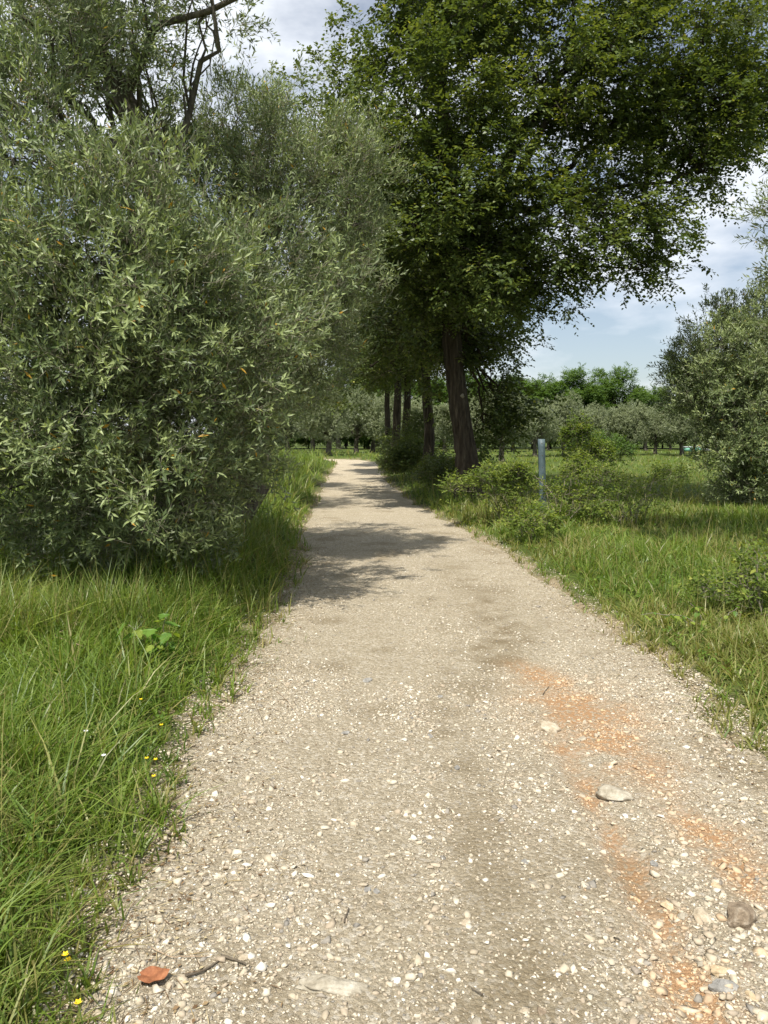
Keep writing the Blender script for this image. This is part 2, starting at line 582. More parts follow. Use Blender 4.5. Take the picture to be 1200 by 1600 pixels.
def ground_h(x, y, pd=None, side=None):
    if pd is None:
        pd, side = path_dist(x, y)
    x, y = np.asarray(x, float).ravel(), np.asarray(y, float).ravel()
    e = pd + edge_noise(x, y)
    h = -0.11 + 0.13 * smooth(-0.22, 0.14, e)
    bank = np.where(side < 0, 0.10 + 0.16 * smooth(5, 12, y), 0.05 + 0.05 * smooth(8, 16, y))
    h = h + bank * smooth(0.0, 1.3, e)
    h = h + (fbm(x * 0.5, y * 0.5, 3) - 0.5) * 0.14 * smooth(0.1, 1.5, e)
    far = np.hypot(x, y)
    h = h + (fbm(x * 0.012 + 5, y * 0.012, 3) - 0.5) * 6.0 * smooth(110, 500, far)
    return h


def gz(x, y):
    return float(ground_h([x], [y])[0])


# ---------------------------------------------------------------- ground sheet
def axis(a, b, fine_a, fine_b, fine, grow=1.16):
    mid_ = list(np.arange(fine_a, fine_b + 1e-6, fine))
    up, s = [], fine
    v = mid_[-1]
    while v < b:
        s *= grow
        v += s
        up.append(v)
    dn, s = [], fine
    v = mid_[0]
    while v > a:
        s *= grow
        v -= s
        dn.append(v)
    return np.array(dn[::-1] + mid_ + up)


gx, gy = axis(-900, 900, -4.2, 4.2, 0.11, 1.22), axis(-200, 1500, 1.2, 13, 0.13, 1.07)
X, Y = np.meshgrid(gx, gy)
Z = ground_h(X, Y).reshape(X.shape)
gv = np.stack([X, Y, Z], -1).reshape(-1, 3)
nx, ny = len(gx), len(gy)
ii = (np.arange(ny - 1)[:, None] * nx + np.arange(nx - 1)[None]).ravel()
gf = np.concatenate([np.stack([ii, ii + 1, ii + nx + 1], 1), np.stack([ii, ii + nx + 1, ii + nx], 1)])
g_o = MB().add(gv, gf).obj('ground', M['ground'], smooth_shade=True)
_pd, _ = path_dist(X, Y)
_soil = np.clip(1 - smooth(.04, .32, _pd + edge_noise(X.ravel(), Y.ravel()) + .5 * (fbm(X.ravel() * 5, Y.ravel() * 5, 3) - .5)), 0, 1)
at = g_o.data.attributes.new('bare_soil', 'FLOAT', 'POINT')
at.data.foreach_set('value', _soil.astype(np.float32))
tag(g_o, 'grassy ground of the olive grove on both sides of the path', None, kind='structure')

# ---------------------------------------------------------------- path sheet
RED = [  # pixel on the path, half width in metres, strength
    ((800, 1035), 0.09, .55), ((850, 1060), 0.16, .8), ((900, 1095), 0.24, .95), ((940, 1140), 0.24, 1.0), ((975, 1185), 0.20, .85), ((1010, 1225), .14, .5)]
RED2 = [((860, 1130), .05, .5), ((890, 1180), 0.06, .85), ((915, 1225), 0.06, .95), ((940, 1280), 0.05, .75), ((985, 1350), .06, .85), ((1010, 1400), .07, .85), ((1040, 1470), .07, .95), ((1075, 1540), .08, 1.), ((1120, 1640), .08, .9), ((1170, 1750), .09, .8)]
RED3 = [((1060, 1270), .07, .5), ((1110, 1310), .12, .85), ((1150, 1350), .10, .7), ((1190, 1400), .07, .5)]
MOSS = [((700, 880), .2, .35), ((770, 950), .22, .55), ((790, 1000), .2, .8), ((745, 1040), .2, .8), ((700, 1110), .14, .4), ((730, 1250), .16, .45), ((770, 1380), .16, .55), ((800, 1500), .16, .6), ((830, 1640), .2, .6)]


def streak(x, y, pts):
    q = np.array([[*G(*p)[:2], w, s] for p, w, s in pts])
    best = np.zeros(len(x))
    for a, b in zip(q[:-1], q[1:]):
        ab = b[:2] - a[:2]
        t = np.clip(((x - a[0]) * ab[0] + (y - a[1]) * ab[1]) / (ab @ ab), 0, 1)
        d = np.hypot(x - a[0] - t * ab[0], y - a[1] - t * ab[1])
        w, s = 1.2 * (a[2] + t * (b[2] - a[2])), a[3] + t * (b[3] - a[3])
        best = np.maximum(best, s * np.exp(-(d / w) ** 2))
    return best


def path_fields(x, y):
    x, y = np.asarray(x, float).ravel(), np.asarray(y, float).ravel()
    n = fbm(x * 7, y * 7, 4)
    n2 = fbm(x * 2.3 + 40, y * 2.3, 4)
    red = np.maximum(np.maximum(streak(x, y, RED), streak(x, y, RED2)), streak(x, y, RED3))
    red = np.clip(red * (-0.35 + 2.5 * n), 0, 0.9)
    moss = np.clip(streak(x, y, MOSS) * (2.4 * n - 0.55), 0, 0.75)
    moss = np.maximum(moss, np.clip((n2 - 0.58) * 2.2, 0, 0.45))
    return red, moss


def path_z(x, y):
    x, y = np.asarray(x, float).ravel(), np.asarray(y, float).ravel()
    z = (fbm(x * 1.3, y * 1.3, 3) - 0.5) * 0.03 + (fbm(x * 9, y * 9, 3) - 0.5) * 0.012
    rut = np.maximum(streak(x, y, RED2), 0.8 * streak(x, y, RED3))
    z = z - 0.035 * rut - 0.012 * streak(x, y, RED)
    return z


cum = np.concatenate([[0], np.cumsum(np.linalg.norm(np.diff(PC, axis=0), axis=1))])
s0 = cum[np.argmin(np.abs(PC[:, 1] - 0.8))]
ss = np.concatenate([np.arange(0, s0, 0.25), np.arange(s0, s0 + 8, 0.03), np.arange(s0 + 8, s0 + 18, 0.07), np.arange(s0 + 18, cum[-1], 0.3)])
pcx, pcy, pw = np.interp(ss, cum, PC[:, 0]), np.interp(ss, cum, PC[:, 1]), np.interp(ss, cum, PW)
tg = unit(np.stack([np.gradient(pcx), np.gradient(pcy)], 1))
nrm = np.stack([tg[:, 1], -tg[:, 0]], 1)
nu = 84
uu = np.linspace(-1, 1, nu)
px_ = pcx[:, None] + nrm[:, :1] * uu[None] * (pw[:, None] + 0.34)
py_ = pcy[:, None] + nrm[:, 1:] * uu[None] * (pw[:, None] + 0.34)
pz_ = path_z(px_, py_).reshape(px_.shape) - 0.05 * smooth(0.84, 1.0, np.abs(uu))[None]
ii = (np.arange(len(ss) - 1)[:, None] * nu + np.arange(nu - 1)[None]).ravel()
pf = np.concatenate([np.stack([ii, ii + 1, ii + nu + 1], 1), np.stack([ii, ii + nu + 1, ii + nu], 1)])
po = MB().add(np.stack([px_, py_, pz_], -1).reshape(-1, 3), pf).obj('path', M['path'], smooth_shade=True)
rd, ms_ = path_fields(px_, py_)
for nm, val in (('red_earth', rd), ('moss', ms_)):
    at = po.data.attributes.new(nm, 'FLOAT', 'POINT')
    at.data.foreach_set('value', val.astype(np.float32))
tag(po, 'pale packed gravel track winding between the trees', None, kind='structure')

# ---------------------------------------------------------------- loose gravel
def scatter_pebbles(n, dmin, dmax, power, smin, smax, base_v, base_f, seed, sizepow=2.2, edge=0.30, sink=0.18):
    r = np.random.default_rng(seed)
    power = power + 1e-3
    u = r.random(n * 4)
    y = (dmin ** (1 - power) + u * (dmax ** (1 - power) - dmin ** (1 - power))) ** (1 / (1 - power))
    xc, w = np.interp(y, PC[:len(back) + len(cen), 1], PC[:len(back) + len(cen), 0]), np.interp(y, PC[:len(back) + len(cen), 1], PW[:len(back) + len(cen)])
    x = xc + (r.random(n * 4) * 2 - 1) * (w + edge)
    keep = (np.abs(x) < 0.52 * y * 1.15 + 0.5)
    ul = (x - xc) / w
    track = np.exp(-((ul + .42) / .20) ** 2) + np.exp(-((ul - .38) / .16) ** 2)
    dens = (0.18 + 1.25 * smooth(0.34, 0.66, fbm(x * 2.3 + 7, y * 1.6, 4))) * (1 - .72 * track) + 0.7 * smooth(0.62, 0.98, np.abs(ul)) + .25 * np.exp(-((ul - .02) / .13) ** 2)
    rr, mm = path_fields(x, y)
    dens = dens + 0.8 * streak(x, y, [((960, 990), .15, 1), ((1040, 1090), .2, 1), ((1130, 1200), .25, 1), ((1180, 1330), .3, 1), ((1150, 1450), .3, 1.3), ((1150, 1600), .3, 1.3)])
    keep &= r.random(n * 4) < dens
    idx = np.nonzero(keep)[0][:n]
    x, y, rr = x[idx], y[idx], rr[idx]
    n = len(x)
    pdv, _ = path_dist(x, y)
    z = path_z(x, y)
    z = np.maximum(z, ground_h(x, y))
    s = smin + (smax - smin) * r.random(n) ** sizepow
    sc = s[:, None] * np.stack([r.uniform(.75, 1.35, n), r.uniform(.6, 1.05, n), r.uniform(.30, .62, n)], 1)
    v = (base_v[None] + np.clip(0.28 * r.normal(size=(n, len(base_v), 3)), -.5, .5)) * sc[:, None]
    th = r.random(n) * 2 * math.pi
    tilt = r.normal(size=n) * 0.3
    c, s_ = np.cos(tilt)[:, None], np.sin(tilt)[:, None]
    v = np.stack([v[..., 0] * c - v[..., 2] * s_, v[..., 1], v[..., 0] * s_ + v[..., 2] * c], -1)
    c, s_ = np.cos(th)[:, None], np.sin(th)[:, None]
    v = np.stack([v[..., 0] * c - v[..., 1] * s_, v[..., 0] * s_ + v[..., 1] * c, v[..., 2]], -1)
    v = v + np.stack([x, y, z + sc[:, 2] * sink], 1)[:, None]
    f = base_f[None] + (np.arange(n) * len(base_v))[:, None, None]
    k = len(base_f)
    return v.reshape(-1, 3), f.reshape(-1, 3), np.repeat(r.random(n), k), np.repeat(np.clip(rr * 1.1 * r.random(n) ** .4, 0, .9), k)


gm = MB()
for args in ((5500, 1.45, 5.0, 1.0, 0.006, 0.019, ICO_V, ICO_F, 21, 3.2), (30000, 1.45, 5.5, 1.0, 0.0036, 0.0088, OCT_V, OCT_F, 22, 1.4),
             (17000, 4.0, 15, 1.3, 0.006, 0.014, OCT_V, OCT_F, 23, 2.0), (200, 1.5, 8, 1.0, 0.013, 0.022, ICO_V, ICO_F, 24, 2.0)):
    v, f, a, b = scatter_pebbles(*args)
    gm.add(v, f, rnd=a, red_earth=b)
# coarse rubble washed out of the rut
rb = np.random.default_rng(25)
qx = []
for (px, py), m_, sg in (((1150, 1470), 130, .16), ((1120, 1560), 130, .14), ((1180, 1380), 70, .16), ((1060, 1440), 50, .12), ((1000, 1260), 40, .14), ((895, 1140), 30, .10), ((1190, 1620), 90, .2)):
    g_ = G(px, py)
    m_ = int(m_ * .6)
    qx.append(np.stack([g_[0] + rb.normal(size=m_) * sg, g_[1] + rb.normal(size=m_) * sg], 1))
qx = np.concatenate(qx)
nr = len(qx)
sz_ = .005 + .016 * rb.random(nr) ** 2.6
VV, FF = ICO_V, ICO_F
vv_ = (VV[None] + np.clip(.30 * rb.normal(size=(nr, len(VV), 3)), -.5, .5)) * (sz_[:, None] * np.stack([rb.uniform(.8, 1.4, nr), rb.uniform(.6, 1, nr), rb.uniform(.35, .65, nr)], 1))[:, None]
th_ = rb.random(nr) * 6.28
c_, s_ = np.cos(th_)[:, None], np.sin(th_)[:, None]
vv_ = np.stack([vv_[..., 0] * c_ - vv_[..., 1] * s_, vv_[..., 0] * s_ + vv_[..., 1] * c_, vv_[..., 2]], -1) + np.stack([qx[:, 0], qx[:, 1], path_z(qx[:, 0], qx[:, 1]) + sz_ * .12], 1)[:, None]
gm.add(vv_.reshape(-1, 3), (FF[None] + (np.arange(nr) * len(VV))[:, None, None]).reshape(-1, 3), rnd=np.repeat(rb.random(nr) * .85, len(FF)), red_earth=np.repeat((rb.random(nr) < .35) * rb.random(nr) * .6, len(FF)))
go = gm.obj('gravel', M['pebble'])
tag(go, 'loose pale limestone gravel scattered over the track', 'gravel', kind='stuff')


# ---------------------------------------------------------------- foliage engine
def leaves(mb, p, d, n0, L, W, rnd, fold=0.12, curl=0.05):
    s = unit(np.cross(d, n0))
    n = np.cross(s, d)
    L, W = L[:, None], W[:, None]
    a = p + d * L * 0.45 + s * W * 0.5 + n * W * fold
    b = p + d * L * 0.45 - s * W * 0.5 + n * W * fold
    t = p + d * L - n * L * curl
    v = np.stack([p, a, t, b], 1)
    k = len(p)
    o = (np.arange(k) * 4)[:, None]
    f = np.stack([np.concatenate([o, o + 1, o + 2], 1), np.concatenate([o, o + 2, o + 3], 1)], 1)
    mb.add(v.reshape(-1, 3), f.reshape(-1, 3), rnd=np.repeat(rnd, 2))


def sprays(mb, tw, C, O, rc, ntw, twl, nlf, L, W, style, r, up=0.2, droop=-0.15, spread=0.6, twig_r=0.0015):
    n = len(C)
    i = np.repeat(np.arange(n), ntw)
    N_ = len(i)
    st = C[i] + r.normal(size=(N_, 3)) * rc * 0.55
    dr = unit(O[i] * 0.9 + r.normal(size=(N_, 3)) * spread + np.array([0, 0, up]))
    tl = twl * r.uniform(0.6, 1.25, N_)
    cl = r.random(n)[i]
    j = np.tile(np.arange(nlf), N_)
    q = np.repeat(np.arange(N_), nlf)
    t = (j + 0.6 + r.uniform(-.3, .3, len(j))) / nlf
    pos = st[q] + dr[q] * (tl[q] * t)[:, None]
    pos[:, 2] += droop * t ** 2 * tl[q]
    dd = unit(dr[q] + np.stack([0 * t, 0 * t, 2 * droop * t], 1))
    rv = rnd_unit(N_, r)
    p1 = unit(np.cross(dr, rv))
    p2 = np.cross(dr, p1)
    if style == 'olive':
        phi = (j // 2) * (math.pi / 2) + (j % 2) * math.pi
        rad = np.cos(phi)[:, None] * p1[q] + np.sin(phi)[:, None] * p2[q]
        ld = unit(dd * 0.75 + rad * 0.75 + r.normal(size=(len(j), 3)) * 0.16 + np.array([0, 0, 0.22]))
        n0 = unit(dd * 0.8 - rad * 0.55 + np.array([0, 0, 0.55]) + r.normal(size=(len(j), 3)) * 0.3)
    else:
        sd_ = unit(np.cross(dr, np.array([0, 0, 1.0]) + rv * 0.35))
        sg = np.where(j % 2, 1.0, -1.0)[:, None]
        ld = unit(dd * 0.62 + sg * sd_[q] * 0.85 + r.normal(size=(len(j), 3)) * 0.22 + np.array([0, 0, -0.12]))
        n0 = unit(np.array([0, 0, 1.0]) + r.normal(size=(len(j), 3)) * 0.42 + O[i][q] * 0.2)
    env = 0.75 + 0.5 * np.sin(np.clip(t, 0, 1) * math.pi) - 0.15
    Lv = L * env * r.uniform(.75, 1.2, len(j))
    Wv = W * env * r.uniform(.8, 1.2, len(j))
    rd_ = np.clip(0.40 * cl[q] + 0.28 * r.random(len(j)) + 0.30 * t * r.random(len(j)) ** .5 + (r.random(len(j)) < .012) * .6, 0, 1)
    leaves(mb, pos, ld, n0, Lv, Wv, rd_)
    if tw is not None:
        w = twig_r
        e = st + dr * tl[:, None]
        e[:, 2] += droop * tl
        b0 = st - dr * (0.25 * tl)[:, None]
        p1_, p2_ = p1 * w, p2 * w
        v = np.stack([b0 + p1_ * 1.5, b0 - p1_ * .8 + p2_ * 1.3, b0 - p1_ * .8 - p2_ * 1.3, e], 1)
        o = (np.arange(N_) * 4)[:, None]
        F = np.array([(0, 1, 3), (1, 2, 3), (2, 0, 3)])
        tw.add(v.reshape(-1, 3), (o[:, :, None] + F[None]).reshape(-1, 3))


def lobe_points(c, rr, n, r, shell=0.55, lo=-1.0):
    u = rnd_unit(int(n * 1.6) + 4, r)
    u = u[u[:, 2] > lo][:n]
    q = shell + (1 - shell) * r.random(len(u)) ** 0.6
    bump = 1 + 0.16 * r.normal(size=len(u))
    return np.asarray(c) + u * np.asarray(rr) * (q * bump)[:, None], u


def lobe_sprigs(c, rr, n, per, sig, r, shell=0.42, lo=-1.0, flat=1.0):
    m = max(4, n // per)
    p, u = lobe_points(c, rr, m, r, shell, lo)
    i = np.repeat(np.arange(len(p)), per)
    sz = r.uniform(.6, 1.4, len(p))[i]
    off = r.normal(size=(len(i), 3)) * np.array([1, 1, flat]) * (sig * sz)[:, None]
    return p[i] + off, unit(u[i] + off / sig * .35)


def curve_pts(a, b, n, sag, r, wig=0.04):
    a, b = np.asarray(a, float), np.asarray(b, float)
    t = np.linspace(0, 1, n)[:, None]
    p = a + (b - a) * t
    ln = np.linalg.norm(b - a)
    p[:, 2] += (np.sin(t[:, 0] * math.pi)) * sag * ln
    w = r.normal(size=(n, 3)) * wig * ln
    w[0] = w[-1] = 0
    return p + w


def limb_set(mb, base, lobes, r, r0, sticks=7, rstick=0.012):
    """one limb from the fork to a lobe's centre with side branches out to its leaves"""
    c, rr = lobes
    pts = curve_pts(base, c, 8, 0.06, r, 0.035)
    mb.tube(pts, np.linspace(r0, r0 * 0.38, 8), 7)
    for k in range(sticks):
        t = r.uniform(0.45, 1.0)
        a = pts[int(t * 7)]
        u = rnd_unit(1, r)[0]
        e = np.asarray(c) + u * np.asarray(rr) * r.uniform(.6, .95)
        sp = curve_pts(a, e, 6, r.uniform(-.05, .12), r, 0.05)
        mb.tube(sp, np.linspace(r0 * 0.32, rstick * .4, 6), 4, cap=False)
        for kk in range(2):
            a2 = sp[r.integers(2, 5)]
            e2 = a2 + unit(rnd_unit(1, r)[0] + u)[0:3] * r.uniform(.25, .5) * np.mean(rr)
            mb.tube(curve_pts(a2, e2, 4, .03, r, .05), np.linspace(rstick * .8, rstick * .2, 4), 3, cap=False)


def place_parts(root, loc):
    root.location = loc


# ---------------------------------------------------------------- the two big olives beside the path
def big_olive(base, fork, lobes, label, seed, leafL, leafW, dens, ntw, nlf, trunk_r=0.2, extra_trunk=None):
    r = np.random.default_rng(seed)
    base = np.array([base[0], base[1], gz(base[0], base[1])])
    root = thing('olive_tree', label, 'tree', tuple(base))
    loc = lambda p: np.asarray(p) - base
    t = MB()
    pts = curve_pts(np.array([0, 0, -0.15]), loc(fork), 10, 0.0, r, 0.03)
    rad = np.linspace(trunk_r * 1.25, trunk_r * .8, 10)
    rad[0] *= 1.35
    t.tube(pts, rad, 12, wob=0.07)
    t.obj('trunk', M['bark_olive'], root, True)
    if extra_trunk is not None:
        mb = MB()
        for poly, r0 in extra_trunk:
            q = np.array([loc(p) for p in poly])
            s = np.linspace(0, len(q) - 1, 14)
            q = np.stack([np.interp(s, np.arange(len(q)), q[:, k]) for k in range(3)], 1)
            mb = MB().tube(q, np.linspace(r0, r0 * .55, 14), 8, wob=0.08)
            mb.obj('branch', M['bark_olive'], root, True)
    leaf, tw = MB(), MB()
    for (c, rr, k) in lobes:
        rr = np.array(rr if np.ndim(rr) else (rr, rr, rr), float)
        lm = MB()
        limb_set(lm, loc(fork), (loc(c), rr), r, 0.05, 6, 0.010)
        lm.obj('branch', M['bark_olive'], root, True)
        area = 12.6 * (np.prod(rr)) ** (2 / 3)
        pp, u = lobe_sprigs(loc(c), rr, int(dens * area * k), 6, .13, r, 0.42)
        O = unit(u + 0.25 * unit(pp - loc(fork)))
        sprays(leaf, tw, pp, O, 0.08, ntw, 0.25, nlf, leafL, leafW, 'olive', r, up=0.42, droop=-0.10, spread=0.65)
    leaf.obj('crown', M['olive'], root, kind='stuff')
    tw.obj('twigs', M['twig'], root, kind='stuff')
    return root


A_l = [(P(70, 610, 6.6), 1.05, 1), (P(215, 690, 6.8), .95, 1), (P(255, 815, 7.2), (.55, .55, .50), 1.1), (P(70, 760, 7.1), (.95, .8, .6), 1), (P(330, 690, 7.8), .75, .9),
       (P(150, 480, 6.4), 1.0, 1), (P(300, 540, 6.9), .95, 1), (P(-120, 560, 6.8), 1.3, .6), (P(50, 350, 6.9), 1.0, .95), (P(215, 390, 6.7), .75, .95), (P(350, 430, 7.6), .85, .8),
       (P(50, 150, 7.2), (.8, .9, .8), .62), (P(205, 50, 8.2), (.50, .7, .45), .9), (P(150, 130, 9.0), (.9, .6, .8), .5), (P(250, 200, 9.4), (.6, .5, .7), .5), (P(110, 60, 7.4), (.5, .5, .5), .7), (P(-80, 230, 7.4), 1.2, .6), (P(120, -60, 8.0), (1.2, 1.2, .8), .6), (P(330, -10, 8.0), (.36, .5, .16), .9),
       (P(40, 850, 8.2), (.9, .8, .35), .8), (P(-150, 800, 8.5), 1.1, .5), (P(150, 560, 9.0), 1.2, .35), (P(20, 20, 7.0), (.6, .6, .5), .7)]
A_fork = P(275, 400, 9.0)
A_limb = [([P(275, 400, 9.0), P(238, 290, 8.6), P(215, 220, 8.5), P(195, 150, 8.5), P(160, 90, 8.4), P(120, 20, 8.3), P(90, -80, 8.3)], 0.145),
          ([P(232, 250, 8.6), P(205, 232, 8.2), P(180, 220, 8.0), P(150, 240, 7.8), P(110, 245, 7.6), P(92, 262, 7.5)], 0.07),
          ([P(195, 150, 8.5), P(225, 90, 8.4), P(240, 40, 8.2), P(320, 20, 8.1), P(372, -5, 8.0)], 0.045)]
olive_a = big_olive((-2.75, 9.3), A_fork, A_l, 'big sprawling olive tree at the track, branches drooping into tall grass', 101, 0.078, 0.0200, 25, 5, 9, 0.21, A_limb)

B_l = [(P(470, 300, 9.3), (1.05, .95, .95), 1), (P(395, 240, 9.4), .85, 1), (P(520, 420, 9.2), (.66, .7, .75), 1), (P(430, 460, 9.6), 1.05, 1), (P(400, 600, 9.6), (.85, .9, .7), 1),
       (P(530, 265, 9.4), (.46, .6, .5), 1), (P(480, 560, 9.6), (.55, .6, .55), .9), (P(415, 190, 10.0), (.36, .5, .40), .8), (P(345, 185, 9.7), (.42, .6, .45), .8), (P(355, 330, 9.3), .8, .9),
       (P(320, 600, 9.5), 1.0, .7), (P(560, 350, 9.3), (.26, .4, .4), .9), (P(385, 690, 9.6), (.6, .7, .35), .8), (P(500, 500, 11.5), .8, .5), (P(300, 250, 10.0), .8, .6)]
olive_b = big_olive((-2.15, 11.0), P(405, 560, 11.0), B_l, 'leafy olive tree leaning towards the track beyond the big drooping olive, next before the elms', 102, 0.068, 0.0160, 24, 5, 9, 0.18)

R_l = [(P(1125, 560, 16.6), (1.05, 1.2, .85), 1), (P(1195, 535, 16.6), (1.1, 1.1, .95), 1), (P(1072, 575, 16.8), (.45, .8, .45), .9), (P(1150, 630, 16.2), (1.15, 1.1, .9), 1.3), (P(1250, 560, 16.8), 1.4, .8), (P(1090, 610, 16.8), (.7, .8, .6), .9),
       (P(1175, 690, 16.0), (1.0, .9, .75), 1.3), (P(1150, 712, 16.1), (.45, .6, .5), 1.4), (P(1148, 757, 16.0), (.38, .5, .33), 1.4), (P(1200, 750, 16.2), (.6, .6, .4), 1.0), (P(1270, 690, 16.6), 1.1, .7), (P(1125, 500, 17.0), (.5, .7, .4), .8), (P(1205, 480, 17), (.6, .7, .35), .8)]
olive_r = big_olive((8.0, 17.1), P(1160, 660, 17.1), R_l, 'dark dense olive tree standing alone in the meadow, foliage down to the grass', 103, 0.095, 0.027, 27, 4, 8, 0.2)

Q_l = [(P(1262, 375, 7.4), (.26, .4, .16), .8), (P(1275, 315, 7.6), (.28, .4, .14), .7), (P(1440, 330, 8.2), 1.1, .5), (P(1450, 480, 8.6), 1.3, .5), (P(1470, 250, 8.6), 1.2, .5), (P(1430, 620, 8.6), 1.0, .5), ((3.0, 8.2, 7.9), (.9, 1.0, .5), 1.8), ((4.1, 8.6, 7.8), (1.0, 1.2, .55), 1.8), ((5.2, 9.0, 7.2), (1.2, 1.2, .8), .5), ((5.4, 7.2, 6.4), (1.1, 1.1, .7), .5)]
olive_q = big_olive((6.7, 9.2), P(1420, 520, 9.2), Q_l, 'olive tree at the edge of the meadow, only its hanging twigs reaching into view', 104, 0.075, 0.017, 20, 4, 12, 0.2)

# ---------------------------------------------------------------- the big elm
def elm_lobes_world():
    L = [(560, 150, 16.5, 1.0, .9), (535, 205, 16.5, .75, .9), (650, 60, 16.5, 1.55, 1), (690, -120, 17, 2.0, .7), (740, -40, 16, 1.9, 1), (890, -20, 16, 2.0, 1), (1030, 60, 16.5, 1.7, 1.15), (1120, 10, 17, 1.0, .8),
         (850, 120, 15.6, 1.6, .9), (700, 170, 15.2, 1.8, 1), (580, 230, 16, 1.4, 1), (650, 310, 15.3, 1.5, 1.1), (720, 270, 15.0, 1.3, 1.1), (690, 410, 15.3, 1.5, 1.1), (610, 440, 16.0, 1.2, 1), (790, 370, 15.2, 1.2, 1.0),
         (880, 355, 15.2, 1.05, 1.35), (950, 270, 16.5, 1.3, 1.15), (1070, 225, 16.5, 1.15, 1.4), (1130, 170, 17, 1.4, 1.3), (1020, 180, 17, 1.4, 1.3), (985, 345, 16, .85, 1.7), (1030, 385, 16, .34, 1.8), (860, 440, 15.6, .7, 1.4), (930, 405, 15.8, .6, 1.7), (1000, 420, 16, .28, 1.6), (1150, 80, 17, 1.2, 1.2),
         (770, 445, 16.0, .85, .9), (1115, 265, 16.5, .6, 1.6), (1175, 185, 17, .95, 1.3), (640, 530, 18.0, 1.3, 1), (570, 510, 19, 1.1, 1), (785, 555, 18.2, .65, 1.1), (765, 620, 18.4, .75, 1.5), (795, 650, 18.6, .55, 1.5), (755, 675, 18.2, .4, 1.2), (735, 520, 17.5, .8, 1.0), (690, 560, 18.5, .8, 1.0), (560, 585, 22, 1.0, .9),
         (900, 230, 18.0, 1.6, .5), (760, 120, 19.5, 2.2, .4), (900, -120, 19, 2.2, .4), (720, -330, 17, 2.4, .4), (950, -300, 17.5, 2.3, .4), (830, -520, 17.5, 2.2, .4), (620, 250, 20, 2.0, .4)]
    return [(P(a, b, d), np.array([s, s, s * .82]), k) for a, b, d, s, k in L]


